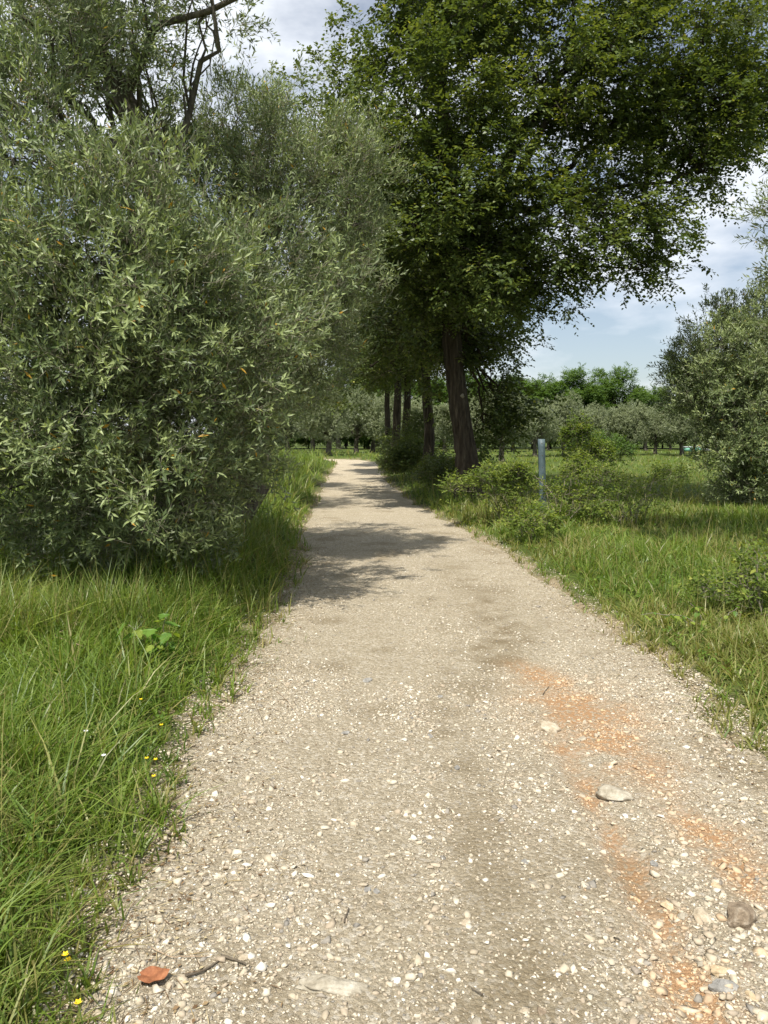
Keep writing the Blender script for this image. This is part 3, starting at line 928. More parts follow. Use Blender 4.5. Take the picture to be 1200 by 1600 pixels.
def big_elm():
    r = np.random.default_rng(201)
    bx, by = 1.92, 17.0
    base = np.array([bx, by, gz(bx, by)])
    root = thing('elm_tree', 'huge leafy elm tree with a thick leaning trunk beside the track, shading the whole view', 'tree', tuple(base))
    loc = lambda p: np.asarray(p) - base
    ctr = [np.array([bx, by, base[2] - .2]), P(732, 740, 17), P(726, 690, 17), P(718, 640, 17), P(712, 590, 17), P(706, 530, 17), P(704, 470, 17), P(712, 400, 17)]
    q = np.array([loc(p) for p in ctr])
    s = np.linspace(0, len(q) - 1, 40)
    q = np.stack([np.interp(s, np.arange(len(q)), q[:, k]) for k in range(3)], 1)
    rad = np.interp(s, [0, 1, 2, 4, 7], [.36, .265, .225, .205, .175])
    t = MB()
    sides = 28
    th = np.arange(sides) / sides * 2 * math.pi
    furrow = 1 + 0.05 * np.sin(th[None] * 9 + 1.3 * np.sin(s[:, None] * 2)) + 0.05 * r.normal(size=(len(s), sides)) + 0.10 * np.exp(-s[:, None]) * np.sin(th[None] * 5)
    ring = q[:, None] + np.stack([np.cos(th)[None] * rad[:, None] * furrow, np.sin(th)[None] * rad[:, None] * furrow, np.zeros((len(s), sides))], -1)
    i = np.arange(len(s) - 1)[:, None] * sides
    k = np.arange(sides)[None]
    k2 = (k + 1) % sides
    qd = np.stack([i + k, i + k2, i + sides + k2, i + sides + k], -1).reshape(-1, 4)
    t.add(ring.reshape(-1, 3), np.concatenate([qd[:, :3], qd[:, [0, 2, 3]]]))
    tr = t.obj('trunk', M['bark_elm'], root, True)
    # healed knot where a limb was cut
    kc = loc(P(718, 619, 17)) + np.array([.03, -.17, 0])
    th2 = np.linspace(0, 2 * math.pi, 15)[:-1]
    kv = [kc + np.array([0, -.06, 0])]
    for rr_, yy in ((.035, -.05), (.06, -.01), (.085, .09)):
        kv += [kc + np.array([math.cos(a) * rr_, yy, math.sin(a) * rr_ * .9]) for a in th2]
    kf = [(0, 1 + j, 1 + (j + 1) % 14) for j in range(14)]
    for ring_i in range(2):
        for j in range(14):
            a, b = 1 + ring_i * 14 + j, 1 + ring_i * 14 + (j + 1) % 14
            kf += [(a, a + 14, b + 14), (a, b + 14, b)]
    MB().add(np.array(kv) + r.normal(size=(len(kv), 3)) * .006, kf).obj('knot', M['twig'], root, True)
    lobes = elm_lobes_world()
    fork = loc(P(706, 470, 17))
    fork2 = loc(P(720, 380, 17))
    # visible main limbs
    main = [([P(708, 470, 17), P(760, 330, 17), P(800, 230, 17), P(850, 160, 17), P(900, 60, 17)], .17), ([P(712, 430, 17), P(790, 300, 16.6), P(850, 190, 16.5), P(960, 60, 16.6)], .12),
            ([P(710, 400, 17), P(700, 250, 17), P(690, 100, 17), P(700, -200, 17)], .19), ([P(780, 310, 16.7), P(870, 270, 16.6), P(960, 190, 16.8), P(1060, 150, 17)], .07),
            ([P(706, 500, 17), P(660, 380, 16), P(610, 250, 16), P(560, 140, 16.5)], .11), ([P(760, 340, 17), P(880, 310, 16), P(1000, 290, 16.4), P(1090, 270, 16.5)], .06)]
    for poly, r0 in main:
        qq = np.array([loc(p) for p in poly])
        s2 = np.linspace(0, len(qq) - 1, 14)
        qq = np.stack([np.interp(s2, np.arange(len(qq)), qq[:, k]) for k in range(3)], 1) + r.normal(size=(14, 3)) * .05
        MB().tube(qq, np.linspace(r0, r0 * .4, 14), 8).obj('branch', M['bark_elm'], root, True)
    starts = np.concatenate([np.array([loc(p) for p in poly]) for poly, _ in main])
    leaf, tw = MB(), MB()
    for (c, rr, k) in lobes:
        lc = loc(c)
        st = starts[np.argmin(np.linalg.norm(starts - lc, axis=1) + 2.0 * np.maximum(starts[:, 2] - lc[2], 0))]
        lm = MB()
        limb_set(lm, st, (lc, rr), r, 0.045, 7, .010)
        lm.obj('branch', M['bark_elm'], root, True)
        area = 12.6 * np.prod(rr) ** (2 / 3)
        pp, u = lobe_sprigs(lc, rr, int(4.9 * area * k), 5, .30, r, 0.38, flat=.45)
        O = unit(u * np.array([1, 1, .5]) + 0.3 * unit(pp - fork2))
        sprays(leaf, tw, pp, O, 0.14, 6, 0.46, 9, 0.102, 0.066, 'elm', r, up=0.05, droop=-0.16, spread=0.75, twig_r=.002)
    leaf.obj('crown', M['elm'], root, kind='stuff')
    tw.obj('twigs', M['bark_elm'], root, kind='stuff')
    return root


elm = big_elm()


# ---------------------------------------------------------------- generic trees that are copied
def generic_tree(name, label, kind, seed, trunk_h, trunk_r, crown_c, crown_r, nlobes, lobe_r, n_cl, ntw, nlf, L, W, twl, mat, bark, style, droop=-.15, low=-0.5, loc=(0, 0, 0)):
    r = np.random.default_rng(seed)
    root = thing(name, label, 'tree', loc)
    t = MB()
    lean = r.normal(size=2) * (.03 if kind == 'tall' else .12) * trunk_h
    top = np.array([lean[0], lean[1], trunk_h])
    pts = curve_pts((0, 0, -.25), top, 9, 0, r, .008 if kind == 'tall' else .025)
    rad = np.linspace(trunk_r * 1.15, trunk_r * .75, 9)
    rad[0] *= 1.4
    t.tube(pts, rad, 10, wob=.06)
    leaf = MB()
    cc = np.array([lean[0] * 1.3, lean[1] * 1.3, crown_c])
    cr = np.array(crown_r)
    for k in range(nlobes):
        u = rnd_unit(1, r)[0]
        while u[2] < low:
            u = rnd_unit(1, r)[0]
        c = cc + u * cr * r.uniform(.45, .78)
        rr = np.array([lobe_r, lobe_r, lobe_r * .8]) * r.uniform(.7, 1.25)
        lm = curve_pts(top if kind != 'tall' else top * np.array([1, 1, r.uniform(.7, 1)]), c, 7, .05, r, .04)
        t.tube(lm, np.linspace(trunk_r * .45, trunk_r * .1, 7), 5, cap=False)
        pp, uu_ = lobe_points(c, rr, n_cl, r, .45)
        O = unit(uu_ * np.array([1, 1, .7]) + .4 * unit(pp - cc))
        sprays(leaf, None, pp, O, lobe_r * .14, ntw, twl, nlf, L, W, style, r, droop=droop)
    t.obj('trunk', bark, root, True)
    leaf.obj('crown', mat, root, kind='stuff')
    return root


def put(root, x, y, rz=0, s=1.0):
    root.location = (x, y, gz(x, y))
    root.rotation_euler = (0, 0, rz)
    root.scale = (s, s, s)


def xat(px, d):
    return (px - 600) / FPX * d


# olives farther along the left bank
OLV = 'olives along the left bank'
ol1 = generic_tree('olive_tree', 'grey-green olive behind the leaning one, its dark trunk in the long grass', 'low', 301, 1.5, .17, 2.7, (1.7, 1.7, 1.5), 17, .80, 85, 4, 8, .075, .021, .26, M['olive'], M['bark_olive'], 'olive')
put(ol1, -3.05, 17.2, .4, 1.0)
spec = [(-3.9, 23.0, 1.9, 1.05, 'olive further down the left bank, between the dark-trunked olive and the bend'), (-4.5, 29.5, 3.1, 1.1, 'olive on the left bank at the tall grass just before the bend'),
        (-6.8, 36.5, 4.4, 1.1, 'olive set back on the left bank near the bend')]
for x, y, rz, s, lb in spec:
    copy_tree(ol1, (x, y, gz(x, y)), rz, (s, s, s), lb, None)

# olive rows across the meadow
GR = 'olive row across the meadow'
of1 = generic_tree('olive_tree', 'round grey olive of the row across the meadow', 'low', 302, .85, .17, 2.2, (1.8, 1.8, 1.45), 18, .80, 54, 4, 7, .135, .045, .28, M['olive_far'], M['bark_olive'], 'olive', low=-.72)
of2 = generic_tree('olive_tree', 'round grey olive of the row across the meadow', 'low', 303, .95, .16, 2.25, (1.75, 1.85, 1.45), 18, .80, 54, 4, 7, .135, .045, .28, M['olive_far'], M['bark_olive'], 'olive', low=-.72)
put(of1, xat(985, 57), 57, .3, 1.02)
of1['group'] = GR
put(of2, xat(1063, 56), 56, 1.1, .98)
of2['group'] = GR
row = [(of2, 1022, 60, 2.0, .92), (of1, 932, 62, 3.0, 1.02), (of2, 880, 56, .9, 1.08), (of1, 836, 53, 5.0, .96), (of1, 1120, 62, 1.7, 1.0), (of2, 1175, 60, 4.4, 1.0)]
for src, px, d, rz, s in row:
    x = xat(px, d)
    copy_tree(src, (x, d, gz(x, d)), rz, (s, s, s), 'round grey olive of the row across the meadow', GR)
GR2 = 'second olive row behind the first'
for n_, (px, d, rz, s) in enumerate([(800, 70, 1, 1.1), (855, 74, 2, .9), (905, 73, 3.3, 1.05), (960, 76, 4, .9), (1008, 74, 5, 1.0), (1046, 76, .2, .85), (1105, 72, 2.6, 1.1), (745, 69, 3, 1.15), (695, 70, 5.2, 1.1), (650, 71, .5, 1.15)]):
    x = xat(px, d)
    copy_tree((of1, of2)[n_ % 2], (x, d, gz(x, d)), rz, (s, s, s), 'grey olive of the second row, behind the row across the meadow', GR2)
# single olives nearer
for px, d, rz, s, lb in [(782, 41, 2.2, 1.0, 'slender olive just past the big elm trunk, standing in long meadow grass'), (725, 47, .7, 1.0, 'olive seen behind the big elm trunk across the grass'),
                         (655, 50, 4.0, 1.0, 'olive seen between the two elm trunks beyond the verge')]:
    x = xat(px, d)
    copy_tree(of1 if d > 45 else of2, (x, d, gz(x, d)), rz, (s, s, s), lb, None)
# trees round the bend
for px, d, rz, s, src, lb in [(514, 57, .6, 1.25, of1, 'dark-trunked olive standing right at the bend of the track'), (556, 64, 2.6, 1.3, of2, 'sunlit olive past the bend with a leaning trunk'),
                              (582, 66, 1.5, 1.25, of1, 'sunlit olive past the bend with an upright dark trunk'), (612, 62, 3.6, 1.2, of2, 'olive past the bend, half hidden by the elm undergrowth'),
                              (530, 80, 5.0, 1.5, of1, 'olive in the shade far beyond the bend, behind the sunlit pair'), (490, 72, 5.5, 1.4, of2, 'olive to the inner side of the bend, behind the dark-trunked one'), (450, 62, 4.1, 1.3, of1, 'olive inside the bend, hidden by the left bank'),
                              (575, 84, 3.9, 1.5, of2, 'olive farthest beyond the bend, in the gap under the elms')]:
    x = xat(px, d)
    copy_tree(src, (x, d, gz(x, d)), rz, (s, s, s), lb, None)

# smaller elms behind the big one
el1 = generic_tree('elm_tree', 'slimmer elm with a straight dark trunk, next behind the huge elm', 'tall', 401, 5.2, .155, 6.6, (3.3, 3.3, 3.6), 22, 1.35, 62, 6, 8, .125, .08, .5, M['elm'], M['bark_elm'], 'elm', low=-.85)
put(el1, xat(671, 24.0), 24.0, .8, 1.0)
for px, d, rz, s, lb in [(618, 31.0, 2.4, 1.05, 'ivy-clad elm of a close pair, the trunk nearer the track'), (634, 32.0, 4.5, 1.0, 'paler elm of a close pair, the trunk away from the track'), (607, 40.0, 5.5, 1.0, 'elm beside the bend, last of the line along the track')]:
    x = xat(px, d)
    copy_tree(el1, (x, d, gz(x, d)), rz, (s, s, s), lb, None)

# locust trees behind the meadow
LG = 'feathery trees behind the olive rows'
lo1 = generic_tree('locust_tree', 'bright green feathery tree behind the olive rows', 'tall', 501, 4.0, .2, 5.4, (4.2, 4.2, 4.2), 20, 1.0, 36, 4, 9, .27, .105, .8, M['locust'], M['bark_elm'], 'elm', droop=-.2)
lo2 = generic_tree('locust_tree', 'bright green feathery tree behind the olive rows', 'tall', 502, 4.4, .2, 5.8, (3.8, 3.8, 4.6), 20, .95, 36, 4, 9, .27, .105, .8, M['locust'], M['bark_elm'], 'elm', droop=-.2)
put(lo1, xat(820, 92), 92, 0, 1.0)
put(lo2, xat(895, 90), 90, 0, .95)
lo1['group'] = lo2['group'] = LG
for src, px, d, rz, s in [(lo1, 858, 95, 2, .93), (lo1, 922, 96, 4, .9), (lo2, 958, 92, 1, .98), (lo1, 992, 97, 3, .8), (lo1, 780, 95, 5.3, 1.0), (lo2, 735, 98, 2.2, 1.0), (lo2, 1025, 98, 3.3, .78), (lo1, 690, 96, 1.1, 1.0), (lo2, 640, 99, 4.9, 1.05), (lo1, 590, 102, .4, 1.1), (lo2, 540, 104, 2.9, 1.15), (lo1, 490, 104, 5.9, 1.15)]:
    x = xat(px, d)
    copy_tree(src, (x, d, gz(x, d)), rz, (s, s, s), 'bright green feathery tree behind the olive rows', LG)
for px, d, rz, s, lb in [(1085, 78, 1.0, .95, 'broad dark elm behind the olive rows at the beehives'), (1165, 84, 2.0, 1.0, 'broad dark elm behind the meadow, hidden in part by the lone olive')]:
    x = xat(px, d)
    copy_tree(el1, (x, d, gz(x, d)), rz, (s, s, s), lb, None)


# hedge shrubs closing the meadow
HG = 'hedge shrubs closing the meadow'
hs = generic_tree('hedge_shrub', 'dark hedge shrub at the back of the olive grove', 'low', 511, .5, .10, 1.6, (2.6, 1.6, 1.5), 16, 1.0, 45, 4, 7, .22, .11, .5, M['locust'], M['bark_elm'], 'elm')
hs['category'] = 'shrub'
put(hs, xat(400, 88), 88, 0, 1.1)
hs['group'] = HG
rh = np.random.default_rng(512)
for k in range(30):
    px_h = 425 + k * 29
    d_h = 84 + rh.uniform(-3, 3)
    x = xat(px_h, d_h)
    sc_h = rh.uniform(.9, 1.25)
    copy_tree(hs, (x, d_h, gz(x, d_h)), rh.uniform(-.5, .5), (sc_h, sc_h, sc_h * 1.1), 'dark hedge shrub at the back of the olive grove', HG)

# ---------------------------------------------------------------- grass
def blades(mb, x, y, z, h, w, lean, az, dry, r, curve=0.6, seg=3):
    n = len(x)
    dx, dy = np.cos(az), np.sin(az)
    sx, sy = -dy, dx
    tw = r.uniform(-.9, .9, n)
    sx, sy = sx * np.cos(tw) + dx * np.sin(tw), sy * np.cos(tw) + dy * np.sin(tw)
    ts = np.linspace(0, 1, seg + 1)
    rows = []
    for t in ts:
        off = lean * h * (t * (1 - curve) + curve * t * t)
        up = h * (t - 0.35 * np.clip(lean, 0, 1.4) * t * t)
        wid = w * (1 - t ** 1.6) * 0.5 + (w * .06)
        c = np.stack([x + dx * off, y + dy * off, z + up], 1)
        s = np.stack([sx * wid, sy * wid, 0 * wid], 1)
        if t < 1:
            rows += [c - s, c + s]
        else:
            rows += [c]
    v = np.stack(rows, 1)
    k = v.shape[1]
    F = []
    for i in range(seg - 1):
        a = 2 * i
        F += [(a, a + 1, a + 3), (a, a + 3, a + 2)]
    a = 2 * (seg - 1)
    F += [(a, a + 1, a + 2)]
    F = np.array(F)
    f = (np.arange(n) * k)[:, None, None] + F[None]
    rd_ = np.clip(0.45 * r.random(n) + 0.35 * fbm(x * 1.1, y * 1.1, 3) + .3 * (vnoise(x * 6, y * 6) - .25) + r.normal(size=n) * .10, 0, 1)
    mb.add(v.reshape(-1, 3), f.reshape(-1, 3), rnd=np.repeat(rd_, len(F)), dry=np.repeat(np.clip(dry, 0, 1), len(F)))


def grass_points(n, d0, d1, r, power, half=0.66, xmin=-1e9, xmax=1e9):
    u = r.random(n)
    d = (d0 ** (1 - power) + u * (d1 ** (1 - power) - d0 ** (1 - power))) ** (1 / (1 - power))
    a = (r.random(n) * 2 - 1) * half
    x, y = d * np.tan(a) * .95, d
    k = (x > xmin) & (x < xmax)
    return x[k], y[k]


def grass_layer(n, d0, d1, power, seed, hs, wmul, half=0.62, seg=3):
    r = np.random.default_rng(seed)
    x, y = grass_points(n, d0, d1, r, power, half)
    # tufts: pull blades together
    k = len(x)
    tuft = r.random(k) < .6
    cell = 0.11 + .012 * y
    jx = (vnoise(np.floor(x / cell) * 7.7, np.floor(y / cell) * 3.3) - .5) * cell
    cx = (np.floor(x / cell) + .5) * cell + jx
    cy = (np.floor(y / cell) + .5) * cell + (vnoise(np.floor(x / cell) * 2.9 + 50, np.floor(y / cell) * 5.1) - .5) * cell
    x = np.where(tuft, cx + (x - cx) * .35, x)
    y = np.where(tuft, cy + (y - cy) * .35, y)
    pd, sd_ = path_dist(x, y)
    e = pd + edge_noise(x, y) + 0.13 * r.normal(size=k) * (r.random(k) < .5)
    keep = (e > 0.0) & (r.random(k) < 0.55 + 0.45 * smooth(0.0, .3, e))
    bald = fbm(x * 2.1 + 30, y * 2.1, 3)
    keep &= ~((bald > .64) & (e < .5) & (sd_ < 0) & (r.random(k) < .5))
    x, y, e, sd_ = x[keep], y[keep], e[keep], sd_[keep]
    k = len(x)
    z = ground_h(x, y) - .01
    ln = fbm(x * .8 + 3, y * .8, 3)
    left = sd_ < 0
    hmax = np.where(left, 0.20 + 0.22 * smooth(3.0, 8.0, y) + .12 * smooth(1.5, 3, e), 0.15 + 0.12 * smooth(9, 15, y) * (x < 2.6 + y * .04))
    hmax = np.where(left & (y < 5), hmax * .95, hmax)
    hmax = hmax * (.25 + 1.5 * ln * fbm(x * 3.1 + 60, y * 3.1, 2) * 2)
    h = (0.07 + hmax * smooth(-.05, .7, e)) * r.uniform(.55, 1.25, k) * hs
    w = (0.0036 + .0022 * r.random(k)) * wmul * (1 + .17 * np.clip(y - 3, 0, 60))
    near_edge = np.exp(-np.clip(e, 0, 9) / .28)
    dn = fbm(x * .9 + 80, y * .9 + 11, 4)
    dry = (r.random(k) < np.where(left, .10, .17) + .45 * near_edge + np.where(left, .16, .50) * smooth(.45, .62, dn)) * r.uniform(.35, 1, k)
    dry = np.maximum(dry, r.random(k) * .22 * smooth(.4, .6, dn))
    lean = np.abs(r.normal(size=k)) * .75 + .15
    az = r.random(k) * 2 * math.pi
    mb = MB()
    blades(mb, x, y, z, h, w, lean, az, dry, r, seg=seg)
    return mb


gmb = MB()


def join(a, b):
    off = a.n
    for v, f in zip(b.v, b.f):
        pass
    a.v += b.v
    a.f += [f + off for f in b.f]
    a.n += b.n
    for k, l in b.a.items():
        a.a.setdefault(k, []).extend(l)


join(gmb, grass_layer(60000, 1.2, 6.0, 1.15, 601, 1.0, 1.75))
join(gmb, grass_layer(56000, 5.0, 16.0, 1.25, 602, 1.0, 1.3, half=.56))
join(gmb, grass_layer(52000, 13.0, 75.0, 1.7, 603, 1.0, 0.9, half=.52, seg=2))
# broad long blades and seed stalks
r6 = np.random.default_rng(605)
x, y = grass_points(9000, 1.4, 18, r6, 1.2, .6)
pd, sd_ = path_dist(x, y)
k = (pd > .35) & ((sd_ < 0) | (r6.random(len(x)) < .35))
x, y, sd_ = x[k], y[k], sd_[k]
blades(gmb, x, y, ground_h(x, y) - .01, r6.uniform(.25, .55, len(x)) * np.where(sd_ < 0, 1, .7), (.0045 + .003 * r6.random(len(x))) * (1 + .10 * y), r6.uniform(.5, 1.5, len(x)), r6.random(len(x)) * 6.28, (r6.random(len(x)) < .1) * .6, r6, curve=.85)
x, y = grass_points(4200, 2.2, 26, r6, 1.2, .6)
pd, sd_ = path_dist(x, y)
k = (pd > .4) & ((sd_ < 0) & (y > 4.5) | (r6.random(len(x)) < .3))
x, y = x[k], y[k]
blades(gmb, x, y, ground_h(x, y) - .01, r6.uniform(.35, .75, len(x)), .0024 * (1 + .17 * y), r6.uniform(.1, .5, len(x)), r6.random(len(x)) * 6.28, np.full(len(x), .85), r6)
g2 = gmb.obj('grass', M['grass'])
tag(g2, 'tall green and straw-coloured grass on the verges and meadow', 'grass', kind='stuff')

# low broad-leaved weeds among the grass
r7 = np.random.default_rng(606)
wm = MB()
x, y = grass_points(5200, 1.4, 14, r7, 1.2, .6)
pd, sd_ = path_dist(x, y)
k = pd > .3
x, y = x[k], y[k]
z = ground_h(x, y)
n = len(x)
C = np.stack([x, y, z + r7.uniform(.01, .12, n)], 1)
j = np.repeat(np.arange(n), 7)
az = r7.random(len(j)) * 6.28
d = unit(np.stack([np.cos(az), np.sin(az), r7.uniform(.1, .9, len(j))], 1))
leaves(wm, C[j] + r7.normal(size=(len(j), 3)) * .02, d, unit(np.array([0, 0, 1.]) + .3 * r7.normal(size=(len(j), 3))), r7.uniform(.014, .034, len(j)) * (1 + .04 * y[j]), r7.uniform(.009, .018, len(j)) * (1 + .04 * y[j]), r7.random(len(j)))
wo = wm.obj('ground_cover', M['weed'])
tag(wo, 'low broad-leaved weeds mixed into the grass', 'weeds', kind='stuff')


# dry leaf bits and straw along the edges of the track
rl = np.random.default_rng(607)
lm_ = MB()
yl = 1.5 * (14 / 1.5) ** rl.random(3400)
sl = np.where(rl.random(len(yl)) < .62, -1, 1)
nb = len(back) + len(cen)
xcl, wl = np.interp(yl, PC[:nb, 1], PC[:nb, 0]), np.interp(yl, PC[:nb, 1], PW[:nb])
xl_ = xcl + sl * (wl - np.abs(rl.normal(size=len(yl))) * .22 + .10)
zl = np.maximum(path_z(xl_, yl), ground_h(xl_, yl)) + .006
az = rl.random(len(yl)) * 6.28
straw = rl.random(len(yl)) < .5
dl_ = unit(np.stack([np.cos(az), np.sin(az), rl.uniform(-.05, .2, len(yl))], 1))
leaves(lm_, np.stack([xl_, yl, zl], 1), dl_, unit(np.array([0, 0, 1.]) + .35 * rl.normal(size=(len(yl), 3))), np.where(straw, rl.uniform(.03, .10, len(yl)), rl.uniform(.010, .026, len(yl))), np.where(straw, .0028, rl.uniform(.006, .013, len(yl))), rl.random(len(yl)))
M['litter'] = leaf_mat('dry_litter', [(0, (0.09, 0.055, 0.03)), (0.4, (0.22, 0.14, 0.075)), (0.7, (0.36, 0.28, 0.15)), (1, (0.50, 0.43, 0.26))], tf=.15, rough=.8, spec=.1)
lo_ = lm_.obj('leaf_litter', M['litter'])
tag(lo_, 'dry leaf crumbs and straw strewn along both edges of the track', 'litter', kind='stuff')


# ---------------------------------------------------------------- shrubs and brambles
def shrub(name, label, cat, x, y, lobes, seed, L, W, n_cl, ntw=4, nlf=6, twl=.22, canes=9, mat='bramble', group=None, up=.3):
    r = np.random.default_rng(seed)
    z0 = gz(x, y)
    root = thing(name, label, cat, (x, y, z0), group)
    leaf, tw = MB(), MB()
    cm = MB()
    for (c, rr) in lobes:
        pp, u = lobe_points(c, rr, n_cl, r, .35, -.35)
        pp[:, 2] = np.maximum(pp[:, 2], .05)
        sprays(leaf, tw, pp, unit(u + np.array([0, 0, .2])), .08, ntw, twl, nlf, L, W, 'elm', r, up=up, droop=-.12, spread=.8)
    for k in range(canes):
        c, rr = lobes[k % len(lobes)]
        e = np.array(c) + rnd_unit(1, r)[0] * np.array(rr) * .9
        e[2] = max(e[2], .15)
        cm = MB().tube(curve_pts((r.normal() * .12, r.normal() * .12, -.05), e, 8, .25, r, .03), np.linspace(.009, .003, 8), 5)
        cm.obj('stem', M['twig'], root, True)
    leaf.obj('foliage', M[mat], root, kind='stuff')
    tw.obj('twigs', M['twig'], root, kind='stuff')
    return root


shrub('bramble_bush', 'wide pale-leaved bramble bush at the foot of the huge elm, reaching to the track', 'bush', 2.15, 13.2, [((-.3, 0, .36), (.6, .45, .34)), ((.35, .1, .46), (.5, .45, .42)), ((-.8, .1, .62), (.42, .3, .14)), ((-.3, 0, .78), (.35, .3, .14)), ((.1, .1, .8), (.22, .2, .14))], 701, .058, .038, 30)
shrub('bramble_bush', 'leafy bramble bush around the grey post', 'bush', 3.0, 13.0, [((-.1, 0, .36), (.55, .45, .32)), ((.35, -.1, .35), (.5, .5, .3)), ((.42, .2, .85), (.22, .25, .2)), ((-.75, .1, .8), (.22, .2, .14))], 702, .058, .038, 34)
shrub('bramble_bush', 'reddish-stemmed bramble bush in the meadow edge, past the grey post', 'bush', 4.05, 12.6, [((-.15, 0, .3), (.6, .5, .3)), ((.35, .2, .5), (.5, .45, .3)), ((-.4, .1, .7), (.25, .2, .18)), ((.7, .2, .8), (.25, .2, .14))], 703, .052, .032, 36, canes=14)
shrub('bramble_bush', 'low bright bramble clump on the verge in front of the leafy one', 'bush', 2.15, 11.2, [((0, 0, .25), (.35, .3, .25))], 704, .066, .045, 36, canes=5)
_b = G(1195, 985)
shrub('bramble_bush', 'dark bramble thicket on the right verge among pale grass stalks', 'bush', float(_b[0]) + .1, float(_b[1]) + .1, [((0, 0, .28), (.36, .3, .26)), ((-.3, .1, .16), (.3, .25, .13)), ((.35, .2, .35), (.35, .3, .3))], 711, .05, .034, 26, canes=8)
shrub('elm_sapling', 'upright elm sapling with light leaves right beside the grey post', 'sapling', 3.45, 14.0, [((0, 0, .8), (.2, .2, .6)), ((.25, 0, 1.1), (.2, .2, .35)), ((-.05, 0, 1.35), (.12, .12, .3)), ((.5, 0, 1.05), (.15, .15, .25)), ((.12, 0, 1.5), (.08, .08, .2))], 705, .062, .040, 24, up=1.2, canes=6, mat='bramble')
shrub('elm_sapling', 'thin branching elm sapling at the meadow, between the grey post and the olive row', 'sapling', 4.6, 17.0, [((0, 0, .9), (.4, .3, .3)), ((.5, 0, .95), (.35, .25, .2)), ((-.3, 0, 1.1), (.25, .25, .2))], 706, .062, .040, 13, canes=7)
shrub('undergrowth_shrub', 'dark ivy and shrub growth around the foot of the paired elms', 'shrub', .95, 27.0, [((0, 0, .7), (.8, .8, .75)), ((-.4, -.5, .45), (.6, .7, .5)), ((.3, 1.5, 1.3), (.6, .8, 1.1))], 707, .09, .058, 170, twl=.3, mat='elm')
shrub('undergrowth_shrub', 'shaded tangle of growth between the huge elm and the slimmer one', 'shrub', 1.35, 19.5, [((0, 0, .45), (.55, .9, .42)), ((.2, 1.6, .5), (.6, .9, .5))], 708, .075, .048, 130, mat='elm')
shrub('undergrowth_shrub', 'dense shrub on the verge opposite the bend, beyond the paired elms', 'shrub', .9, 36.0, [((0, 0, .7), (.9, 1.2, .8)), ((-.2, 3, .8), (.9, 1.2, .9))], 709, .12, .08, 150, twl=.35, mat='elm')
shrub('undergrowth_shrub', 'shrub behind the meadow edge in front of the olive row, light green', 'shrub', xat(925, 46), 46.0, [((0, 0, .8), (1.5, 1.0, .8)), ((1.3, 0, .6), (1.0, .9, .6))], 710, .12, .08, 110, twl=.4, mat='locust')


# ---------------------------------------------------------------- leafy plants whose leaves can be picked out
def lobed_leaf(L, W, kind):
    if kind == 'lobed':
        prof = [(0, 0), (.10, .30), (.30, .50), (.34, .34), (.55, .40), (.62, .22), (1, 0)]
    else:
        prof = [(0, 0), (.12, .24), (.35, .42), (.6, .34), (.82, .16), (1, 0)]
    v = [(0, 0, 0)]
    f = []
    c = [(t * L, 0, -.10 * L * t * t) for t, _ in prof]
    l = [(t * L, w * W, .10 * W - .10 * L * t * t) for t, w in prof]
    rr = [(t * L, -w * W, .10 * W - .10 * L * t * t) for t, w in prof]
    v = c + l + rr
    n = len(prof)
    for i in range(n - 1):
        f += [(i, i + 1, n + i + 1), (i, n + i + 1, n + i), (i, 2 * n + i, 2 * n + i + 1), (i, 2 * n + i + 1, i + 1)]
    return np.array(v), f


_leafmesh = {}


def leaf_obj(root, p, az, pitch, s, kind, mat, variant):
    key = (kind, mat, variant)
    if key not in _leafmesh:
        v, f = lobed_leaf(1.0, .95 if kind == 'lobed' else .8, kind)
        _leafmesh[key] = MB().add(v, f, rnd=(.15, .5, .85)[variant]).mesh('leaf', M[mat], True)
    o = bpy.data.objects.new('leaf', _leafmesh[key])
    col.objects.link(o)
    o.parent = root
    o.location = p
    o.rotation_euler = (0, pitch, az)
    o.scale = (s, s, s)
    return o


def leafy_plant(name, label, cat, base, stems, nleaf, size, kind, mat, seed):
    r = np.random.default_rng(seed)
    root = thing(name, label, cat, tuple(base))
    for tip in stems:
        pts = curve_pts((0, 0, -.03), tip, 8, .12, r, .02)
        MB().tube(pts, np.linspace(.005, .002, 8), 5).obj('stem', M['twig'], root, True)
        for k in range(nleaf):
            t = .25 + .75 * (k + .5) / nleaf
            p = pts[min(7, int(t * 7.99))] + r.normal(size=3) * .006
            az = k * 2.4 + r.normal() * .5
            leaf_obj(root, p + np.array([math.cos(az), math.sin(az), .3]) * .008, az, r.uniform(.1, 1.0), size * r.uniform(.6, 1.2), kind, mat, int(r.integers(3)))
    return root


b0 = G(250, 1040, .12)
b0[2] = gz(b0[0], b0[1])
leafy_plant('maple_sapling', 'bright yellow-green sapling with lobed leaves in the grass under the big olive', 'sapling', b0, [(.07, -.05, .42), (-.16, -.10, .36), (.10, -.12, .32), (-.03, -.10, .33), (.03, -.18, .26)], 8, .10, 'lobed', 'sapling', 801)
for (px, py, seed, tips, nl, lb) in [(1190, 990, 802, [(-.10, 0, .52), (.05, .1, .55), (-.3, -.05, .35), (.2, 0, .45), (-.05, .1, .65)], 12, 'tall leafy bramble rising at the right verge above pale grass stalks'),
                                     (1110, 1000, 803, [(-.35, -.05, .16), (-.15, .05, .22), (.2, 0, .2), (-.55, 0, .14)], 9, 'bramble runner creeping over the right verge towards the gravel')]:
    b = G(px, py)
    b[2] = gz(b[0], b[1])
    leafy_plant('bramble', lb, 'bramble', b, tips, nl, .062, 'ovate', 'sapling' if seed == 803 else 'bramble', seed)

